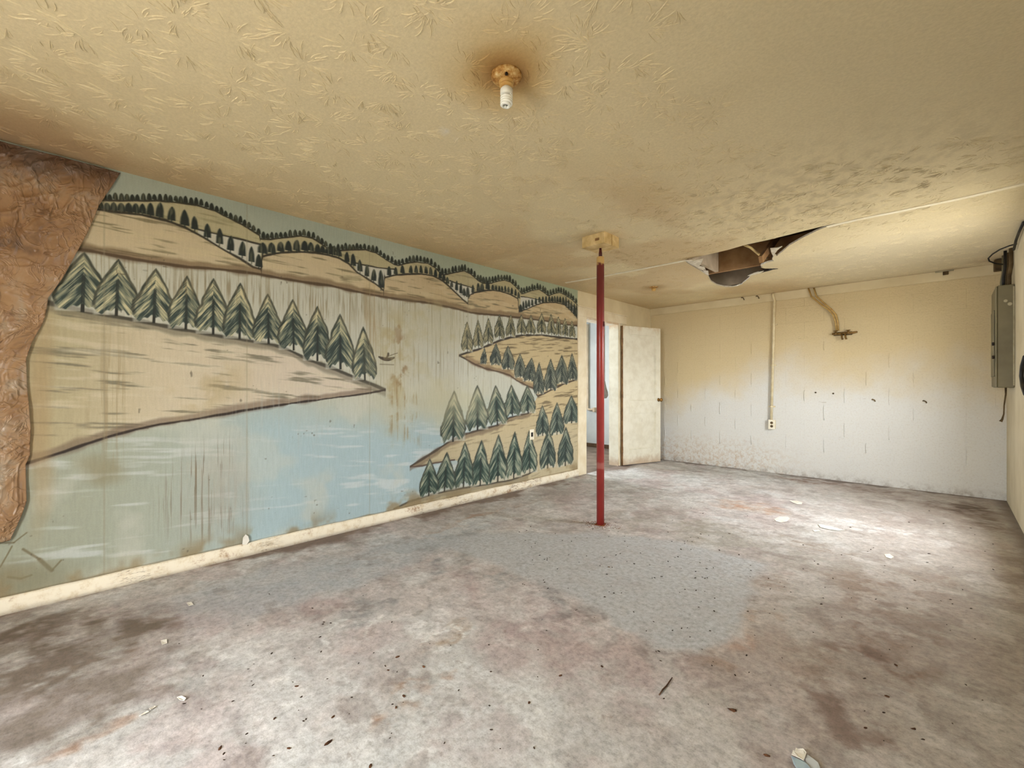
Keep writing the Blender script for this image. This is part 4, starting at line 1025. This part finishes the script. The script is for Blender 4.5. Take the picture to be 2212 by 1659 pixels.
# ------------------------------------------------------------------ ceiling lamp holder with spiral bulb
lx, ly, _ = on_z(1094, 162, H)
hol = empty('lamp_holder', (lx, ly, H)); tag(hol, 'rusty round lamp holder on the ceiling', 'lamp holder')
b = MB(); b.lathe([(0, .004), (.059, .004), (.060, -.006), (.056, -.016), (.046, -.022), (.030, -.026), (0, -.026)], (0, 0, 0), 40); b.build('canopy', M['rusty'], hol, True)
b = MB(); b.lathe([(0, -.02), (.029, -.02), (.029, -.034), (.026, -.036), (.026, -.040), (.028, -.043), (.025, -.044), (.022, -.047), (0, -.047)], (0, 0, 0), 32); b.build('socket', M['socket'], hol, True)
for a in (2.4, 5.5):
    b = MB(); b.lathe([(0, -.029), (.006, -.028), (.006, -.02), (0, -.02)], (.042*math.cos(a), .042*math.sin(a), 0), 12); b.build('screw', M['dark_hole'], hol)
bu = empty('spiral_bulb', (lx, ly, H-.047)); tag(bu, 'white spiral energy-saving bulb hanging in the rusty holder', 'light bulb')
b = MB(); b.lathe([(0, .012), (.013, .012), (.013, -.002), (.020, -.006), (.0245, -.012), (.0245, -.028), (.020, -.033), (0, -.033)], (0, 0, 0), 28); b.build('ballast', M['white_plastic'], bu, True)
b = MB(); hp = []
for k in range(150):
    s_ = k/149; a = s_*2*math.pi*4.6
    r = .0185*(1 if s_ < .82 else max(.10, 1-(s_-.82)/.18*.9)); z = -.036-.042*s_
    hp.append((r*math.cos(a), r*math.sin(a), z))
b.tube(hp, .0062, 10); b.build('spiral_tube', M['tube'], bu, True)
# second bare holder further back
lx2, ly2, _ = on_z(1412, 620, H)
h2 = empty('lamp_holder', (lx2, ly2, H)); tag(h2, 'small tarnished ceiling holder without a bulb, behind the red post', 'lamp holder')
b = MB(); b.lathe([(0, .003), (.05, .003), (.05, -.006), (.03, -.012), (0, -.012)], (0, 0, 0), 28); b.build('canopy', M['rusty'], h2, True)
b = MB(); b.lathe([(0, -.01), (.026, -.01), (.026, -.035), (.02, -.05), (0, -.05)], (0, 0, 0), 24); b.build('socket', M['socket'], h2, True)

# cream cable loop dangling in the hole
b = MB(); P0 = [Vector(on_z(1608, 529, H+.04)), Vector(on_z(1622, 535, H+.02)), Vector(on_z(1634, 545, H+.0)), Vector(on_z(1645, 554, H+.0)), Vector(on_z(1656, 560, H+.02)), Vector(on_z(1660, 556, H+.1))]
b.tube(P0, .011, 8); o = b.build('loose_cable', M['cable_cream'], None, True); tag(o, 'cream cable drooping inside the ceiling hole', 'cable')

# ------------------------------------------------------------------ conduit and outlet on the block wall
c1 = on_y(1673, 640, YB-.03); c2 = on_y(1666, 908, YB-.03)
con = empty('conduit_pipe', (c2[0], YB-.03, c2[2])); tag(con, 'cream painted conduit running down the block wall to the outlet', 'conduit')
b = MB(); b.tube([(c1[0]-c2[0]-.02, .0, H-c2[2]-.005), (c1[0]-c2[0]-.018, 0, H-c2[2]-.04), (c1[0]-c2[0], 0, H-c2[2]-.10), (0, 0, -.01)], .0155, 14); b.build('tube', M['conduit'], con, True)
for z in (.18, .72, 1.25):
    b = MB(); dx_ = (c1[0]-c2[0])*z/(c1[2]-c2[2])
    b.box((dx_-.036, .012, z-.009), (dx_+.036, .029, z+.009), .002); b.tube([(dx_, 0, z-.008), (dx_, 0, z+.008)], .0185, 14); b.build('strap', M['conduit'], con)
oc = on_y(1667, 917, YB-.05)
ou = empty('wall_outlet', (oc[0], YB, oc[2])); tag(ou, 'ivory double socket on a surface box below the conduit', 'outlet')
b = MB(); b.box((-.036, -.048, -.058), (.036, -.003, .058), .004); b.build('box', M['conduit'], ou)
b = MB(); b.box((-.040, -.054, -.062), (.040, -.047, .062), .003); b.build('cover_plate', M['outlet'], ou)
for z in (.022, -.022):
    b = MB(); b.lathe([(0, 0), (.017, 0), (.017, .003), (0, .003)], (0, 0, 0), 20); r_ = b.build('receptacle', M['grime'], ou); r_.location = (0, -.054, z); r_.rotation_euler = (math.pi/2, 0, 0)
    for s in (-.006, .006):
        b = MB(); b.box((s-.0015, -.002, .0032), (s+.0015, .006, .0042)); b.build('slot', M['black'], r_)

# ------------------------------------------------------------------ supply pipes and valve
def ypt(px, py, off): p = on_y(px, py, YB-off); return Vector(p)
vc_ = ypt(1822, 720, .05)
va = empty('water_pipes', vc_); tag(va, 'twin cream copper pipes bending down to a brass tap valve', 'pipes')
for k, dxp in enumerate((-5, 5)):
    pl = [ypt(1752+dxp*1.2, 622, .045), ypt(1758+dxp*1.1, 640, .045), ypt(1775+dxp, 655, .045), ypt(1793+dxp*.7, 669, .05), ypt(1803+dxp*.6, 680, .05), ypt(1807+dxp*.5, 695, .05), ypt(1809+dxp*.4, 714, .05)]
    b = MB(); b.tube([p-vc_ for p in pl], .0095, 10); b.build('supply_pipe', M['copper'], va, True)
b = MB(); b.tube([(-.11, 0, 0), (.02, 0, 0), (.09, 0, .0), (.13, -.01, .006)], [.012, .012, .014, .010], 10); b.build('body', M['valve'], va, True)
for x in (-.075, .045):
    b = MB(); b.lathe([(0, -.012), (.016, -.012), (.016, .012), (.010, .016), (.010, .026), (.022, .030), (.022, .036), (0, .037)], (x, 0, 0), 16); b.build('tap_handle', M['valve'], va, True)
for x in (-.015, .02):
    b = MB(); b.tube([(x, 0, 0), (x, -.02, -.015), (x+.004, -.03, -.055), (x+.012, -.03, -.075)], [.010, .010, .009, .010], 10); b.build('spout', M['valve'], va, True)
b = MB(); b.box((-.10, .02, -.02), (.08, .048, .02), .004); b.build('mount', M['grime'], va)

# ------------------------------------------------------------------ electrical panel on the right wall
pn = empty('electrical_panel', (XR, 6.02, 1.12)); tag(pn, 'grey-green electrical panel box in the corner by the block wall', 'panel')
PD, PY0, PY1, PH = .105, -.22, .30, .90
b = MB(); b.box((-PD, PY0, 0), (.0, PY1, PH), .006); b.build('box', M['panel'], pn)
b = MB(); b.box((-PD-.008, PY0-.004, .006), (-PD, PY1+.004, PH-.006), .003); b.build('cover', M['panel'], pn)
b = MB(); b.box((-PD-.016, PY0+.12, .10), (-PD-.008, PY1-.08, PH-.20), .003); d_ = b.build('panel_door', M['panel'], pn)
for z in (.26, .38):
    b = MB(); b.box((-PD-.026, PY0+.105, z), (-PD-.012, PY0+.125, z+.03), .002); b.build('latch', M['dark_hole'], d_)
b = MB()
for (y, z, r) in ((.03, .74, .012), (.0, .0, 0)):
    if r: b.lathe([(0, 0), (r, 0), (r, .003), (0, .003)], (0, 0, 0), 16)
o = b.build('knockout', M['panel_bright'], pn); o.location = (-.055, PY0-.0, .76); o.rotation_euler = (math.pi/2, 0, 0)
b = MB(); b.lathe([(0, 0), (.014, 0), (.014, .003), (0, .003)], (0, 0, 0), 16); o = b.build('knockout', M['panel_bright'], pn); o.location = (-.030, PY0, .73); o.rotation_euler = (math.pi/2, 0, 0)
b = MB(); b.box((-.012, PY0-.003, .02), (-.002, PY0+.002, PH-.02)); b.build('edge_flange', M['panel_bright'], pn)
b = MB(); b.tube([(-.04, .0, 0), (-.04, 0, -.06), (-.05, .0, -.16), (-.052, 0, -.24), (-.062, .0, -.29), (-.072, 0, -.31)], [.007, .006, .005, .005, .008, .012], 8); b.build('tail_cable', M['grime'], pn, True)
# feed cables from the panel up to the ceiling
for k, (y0, x0, r, mt, lab) in enumerate([(5.86, -.030, .014, 'grime', 'thick grimy feed cable at the near edge of the panel top'), (5.93, -.06, .011, 'black', 'thin black feed cable above the panel'), (6.03, -.035, .013, 'grime', 'brown feed cable above the middle of the panel'), (6.13, -.06, .010, 'panel', 'grey feed cable above the far part of the panel')]):
    b = MB(); b.tube([(XR+x0, y0, 2.026), (XR+x0, y0, 2.10), (XR+x0+.012, y0+.012, 2.2), (XR+x0+.012, y0+.016, H-.003)], r, 8)
    o = b.build('feed_cable', M[mt], None, True); tag(o, lab, 'cable', 'feed cables above the electrical panel')
b = MB(); b.box((XR-.10, 6.26, 2.24), (XR-.03, 6.36, 2.34), .006); jb = b.build('junction_box', M['grime']); tag(jb, 'small grimy junction box under the ceiling above the panel', 'junction box')
# black cable looping under the ceiling beside the panel
cc = [on_z(2196, 527, H-.03), on_z(2180, 531, H-.03), on_z(2160, 539, H-.035), on_z(2144, 549, H-.04), on_z(2135, 558, H-.05), on_z(2137, 564, H-.07), on_z(2150, 569, H-.09), on_z(2166, 571, H-.10)]
b = MB(); b.tube([Vector(p) for p in cc], .006, 8); o = b.build('loop_cable', M['black'], None, True); tag(o, 'thin black cable looping below the ceiling corner', 'cable')
b = MB(); b.tube([Vector((XR-.02, 4.95, H-.016)), Vector((XR-.02, 5.25, H-.018)), Vector((XR-.02, 5.45, H-.03)), Vector((XR-.02, 5.62, H-.07))], .009, 8); o = b.build('ceiling_cable', M['black'], None, True); tag(o, 'black cable run along the top of the right wall', 'cable')
q0 = [on_x(2214, 770, XR-.012), on_x(2208, 790, XR-.012), on_x(2206, 812, XR-.012), on_x(2209, 835, XR-.012), on_x(2215, 852, XR-.012)]
b = MB(); b.tube([Vector(p) for p in q0], .012, 8); o = b.build('hanging_cable', M['black'], None, True); tag(o, 'thick dark cable bowing down the right wall', 'cable')
# pipe bracket on the plate, small hooks
br = on_y(2040, 587, YB-.03)
o = empty('pipe_bracket', (br[0], YB-.03, H-.006)); tag(o, 'small metal bracket under the ceiling at the block wall', 'bracket')
b = MB(); b.box((-.07, -.02, -.006), (.07, .016, .004), .002); b.build('plate', M['panel_bright'], o)
b = MB(); b.box((-.012, -.012, -.04), (.03, .016, -.004), .003); b.build('foot', M['grime'], o)
for (x, y, lab) in ((1605, 646, 'small rusty hook on the cream top plate'), (1637, 643, 'small rusty eye on the cream top plate')):
    p = ypt(x, y, .012); b = MB(); b.tube([p+Vector((-.02, 0, .02)), p+Vector((-.005, -.015, .024)), p+Vector((.01, -.018, .008)), p+Vector((.018, -.012, -.018))], .006, 8)
    o = b.build('wall_hook', M['grime'], None, True); tag(o, lab, 'hook')
for (x, y, lab) in ((1762, 848, 'rusty anchor in the block wall nearer the conduit'), (1800, 850, 'rusty anchor in the block wall below the tap valve')):
    p = on_y(x, y, YB); b = MB(); b.lathe([(0, 0), (.010, 0), (.009, .006), (.004, .012), (0, .012)], (0, 0, 0), 10); o = b.build('wall_plug', M['grime'], None, True)
    o.location = (p[0], YB-.003, p[2]); o.rotation_euler = (math.pi/2, 0, 0); tag(o, lab, 'anchor', 'rusty anchors in the block wall')
for (x, y, lab) in ((1884, 863, 'dark broken plug in the white part of the block wall'), (1994, 866, 'bent wire loop sticking out of the block wall')):
    p = on_y(x, y, YB); b = MB(); b.tube([(0, .004, 0), (.004, -.012, .004), (.022, -.016, -.006), (.028, -.01, -.022)], .006, 8); o = b.build('wall_plug', M['grime'], None, True); o.location = (p[0], YB-.003, p[2]); tag(o, lab, 'anchor')
# plate on the mural
p = on_x(1147.5, 938.5, XL)
sw = empty('outlet_plate', (XL+.006, p[1], p[2])); tag(sw, 'cream cover plate with a dark square opening on the mural', 'outlet')
b = MB(); b.box((0, -.036, -.058), (.007, .036, .058), .002); b.build('cover_plate', M['outlet'], sw)
b = MB(); b.box((.0066, -.018, -.024), (.0085, .018, .024), .001); b.build('insert', M['black'], sw)

# ------------------------------------------------------------------ things on the floor
def flat_piece(name, pts_px, mat, label, cat, group=None, th=.0015, curl=.004):
    c = np.mean([on_z(*p) for p in pts_px], axis=0)
    b = MB()
    ring = [Vector(on_z(*p))-Vector(c) for p in pts_px]
    bot = [b.bm.verts.new(v+Vector((0, 0, .001+curl*rr.random()))) for v in ring]; cb_ = b.bm.verts.new((0, 0, .001))
    top = [b.bm.verts.new(v.co+Vector((0, 0, th))) for v in bot]; ctp = b.bm.verts.new((0, 0, .001+th))
    n = len(bot)
    for i in range(n):
        j = (i+1) % n
        b.bm.faces.new((top[i], top[j], ctp)); b.bm.faces.new((bot[j], bot[i], cb_)); b.bm.faces.new((bot[i], bot[j], top[j], top[i]))
    o = b.build(name, mat); o.location = (c[0], c[1], 0)
    return tag(o, label, cat, group)
flat_piece('plaster_flake', [(1672, 1122), (1684, 1117), (1702, 1117), (1706, 1121), (1700, 1127), (1686, 1129), (1676, 1126)], M['paper'], 'large white plaster flake in front of the rust-stained patch', 'plaster flake')
flat_piece('plaster_flake', [(1706, 1082), (1722, 1083), (1733, 1086), (1732, 1090), (1722, 1090), (1712, 1086)], M['paper'], 'white plaster flake nearest the conduit outlet', 'plaster flake')
flat_piece('plaster_flake', [(1767, 1133), (1782, 1136), (1800, 1140), (1826, 1146), (1810, 1147), (1788, 1144), (1772, 1140)], M['paper'], 'long thin white plaster sliver on the pale floor', 'plaster flake')
flat_piece('plaster_flake', [(1755, 1146), (1770, 1146), (1772, 1149), (1760, 1149)], M['paper'], 'short white plaster sliver beside the long one', 'plaster flake')
flat_piece('plaster_flake', [(1910, 1198), (1922, 1198), (1931, 1204), (1924, 1208), (1914, 1204)], M['paper'], 'white plaster flake on the floor towards the right wall', 'plaster flake')
flat_piece('paper_scrap', [(403, 1304), (413, 1302), (418, 1308), (408, 1311)], M['paper'], 'small white paper scrap near the peeling baseboard', 'paper scrap')
flat_piece('paper_scrap', [(347, 1385), (360, 1383), (361, 1391), (350, 1395)], M['paper'], 'squarish white paper scrap on the brown floor', 'paper scrap')
flat_piece('paper_scrap', [(382, 1508), (392, 1506), (402, 1511), (398, 1516), (388, 1514)], M['paper'], 'torn cream paper scrap beside the thin chips', 'paper scrap')
flat_piece('paper_scrap', [(300, 1548), (318, 1538), (322, 1540), (304, 1549)], M['paper'], 'thin cream chip on the left floor', 'paper scrap')
flat_piece('paper_scrap', [(322, 1534), (334, 1526), (337, 1528), (326, 1536)], M['paper'], 'tiny cream chip beyond the thin chip', 'paper scrap')
# folded printed card at the front
cd = empty('printed_card', on_z(1745, 1645)); tag(cd, 'crumpled card with torn cream top and faded blue print', 'card')
def card(name, pl, mat, z=.004):
    b = MB(); o0 = Vector(cd.location)
    b.prism([Vector(on_z(x, y))-o0+Vector((0, 0, z+rr.random()*.006)) for x, y in pl], (0, 0, .0015)); return b.build(name, mat, cd)
card('torn_top', [(1710, 1637), (1713, 1630), (1717, 1631), (1719, 1623), (1724, 1626), (1735, 1628), (1742, 1634), (1739, 1645), (1736, 1652), (1726, 1648)], M['paper'], .010)
card('blue_print', [(1709, 1638), (1727, 1648), (1737, 1652), (1745, 1661), (1760, 1680), (1728, 1680), (1714, 1655)], M['blue_paper'], .006)
card('pale_print', [(1739, 1644), (1744, 1635), (1755, 1645), (1767, 1655), (1776, 1675), (1760, 1680), (1745, 1660)], M['hall_wall'], .004)
# white flake stuck above the baseboard
p = on_x(532, 1157, XL+.03)
b = MB(); b.prism([(0, -.020, -.028), (.003, .004, -.034), (.004, .020, -.012), (.002, .014, .02), (.0, .0, .034), (0, -.016, .016)], (.004, 0, 0)); o = b.build('paint_flake', M['paper']); o.location = (XL+.016, p[1], .113); tag(o, 'white paint flake standing on the baseboard edge', 'paint flake')
# twig
b = MB(); pl = [Vector(on_z(x, y))+Vector((0, 0, z)) for x, y, z in ((1424, 1503, .003), (1432, 1493, .006), (1440, 1484, .004), (1446, 1476, .006), (1452, 1466, .004))]; b.tube(pl, [.002, .003, .003, .0025, .0018], 7)
o = b.build('twig', M['twig'], None, True); tag(o, 'thin dark bent twig lying on the concrete', 'twig')
# bark bits and dead bugs, the larger ones one by one
def lump(seed, r):
    q_ = random.Random(seed); b = MB()
    bmesh.ops.create_icosphere(b.bm, subdivisions=1, radius=1)
    for v in b.bm.verts:
        s_ = q_.uniform(.6, 1.25); v.co = Vector((v.co.x*s_*r*1.9, v.co.y*s_*r, max(-.2, v.co.z)*s_*r*.8))
    zmin = min(v.co.z for v in b.bm.verts)
    for v in b.bm.verts: v.co.z -= zmin
    return b.mesh('lump')
bits = [lump(k, .0052) for k in range(4)]; crumbs = [lump(20+k, .0025) for k in range(5)]
for me in bits: me.materials.append(M['leafbit'])
for me in crumbs: me.materials.append(M['crumb'])
for k, (x, y, s_) in enumerate([(858, 1420, 1.1), (915, 1441, 1.0), (839, 1448, .7), (708, 1606, 1.5), (872, 1504, 1.0), (855, 1529, .8), (1143, 1519, .9), (1582, 1535, 1.6), (1300, 1440, .9), (1211, 1460, .9), (1917, 1505, 1.0), (1973, 1575, 1.0), (1870, 1573, .8), (1655, 1632, 1.1), (800, 1655, .9), (1660, 1250, .8), (1935, 1437, 1.0), (720, 1549, .9), (593, 1553, .8), (475, 1617, 1.0), (623, 1617, .8), (641, 1483, .9), (1575, 1153, 1.1), (1315, 1225, .9)]):
    o = link('bark_bit', bits[k % 4], None); p = on_z(x, y); o.location = p; o.rotation_euler = (0, 0, rr.uniform(0, 6.28)); o.scale = (s_, s_, s_)
    tag(o, {(708, 1606): 'large dark brown clump on the pale concrete', (1582, 1535): 'large dark clump on the floor between the twig and the blue card'}.get((x, y), 'small dry brown bark bit lying on the concrete floor'), 'debris', 'bark bits on the floor')
rc = random.Random(77); placed = 0
while placed < 250:
    u = rc.random()
    if u < .36: x, y = rc.uniform(1120, 1540), rc.triangular(1135, 1390, 1160)
    elif u < .74: x, y = rc.uniform(1400, 2150), rc.triangular(1090, 1640, 1200)
    elif u < .88: x, y = rc.uniform(480, 1200), rc.uniform(1250, 1650)
    else: x, y = rc.uniform(120, 700), rc.uniform(1280, 1650)
    p = on_z(x, y)
    if not (XL+.06 < p[0] < XR-.08 and .3 < p[1] < YB-.1): continue
    d = math.hypot(p[0], p[1]); s_ = rc.uniform(.6, 1.25)*(.75+.22*min(d, 4.5))
    o = link('dark_crumb', crumbs[placed % 5], None); o.location = p; o.rotation_euler = (0, 0, rc.uniform(0, 6.28)); o.scale = (s_, s_, s_)
    tag(o, 'tiny dark dropping scattered on the concrete floor', 'crumb', 'dark crumbs on the floor'); placed += 1
# rust flakes around the post foot: uncountable dust
b = MB()
for k in range(160):
    a = rc.uniform(0, 6.28); r = .035+abs(rc.gauss(0, .06)); c = Vector((bx+r*math.cos(a)*1.3, by_+r*math.sin(a), .0005)); s_ = rc.uniform(.002, .006)
    ang = rc.uniform(0, 6.28); pl = [c+Vector((s_*math.cos(ang+j*2.1)*rc.uniform(.6, 1.2), s_*math.sin(ang+j*2.1)*rc.uniform(.6, 1.2), 0)) for j in range(3)]
    b.prism(pl, (0, 0, .0015))
o = b.build('rust_dust', M['rustdirt']); tag(o, 'rust flakes scattered around the foot of the red post', 'rust flakes', kind='stuff')
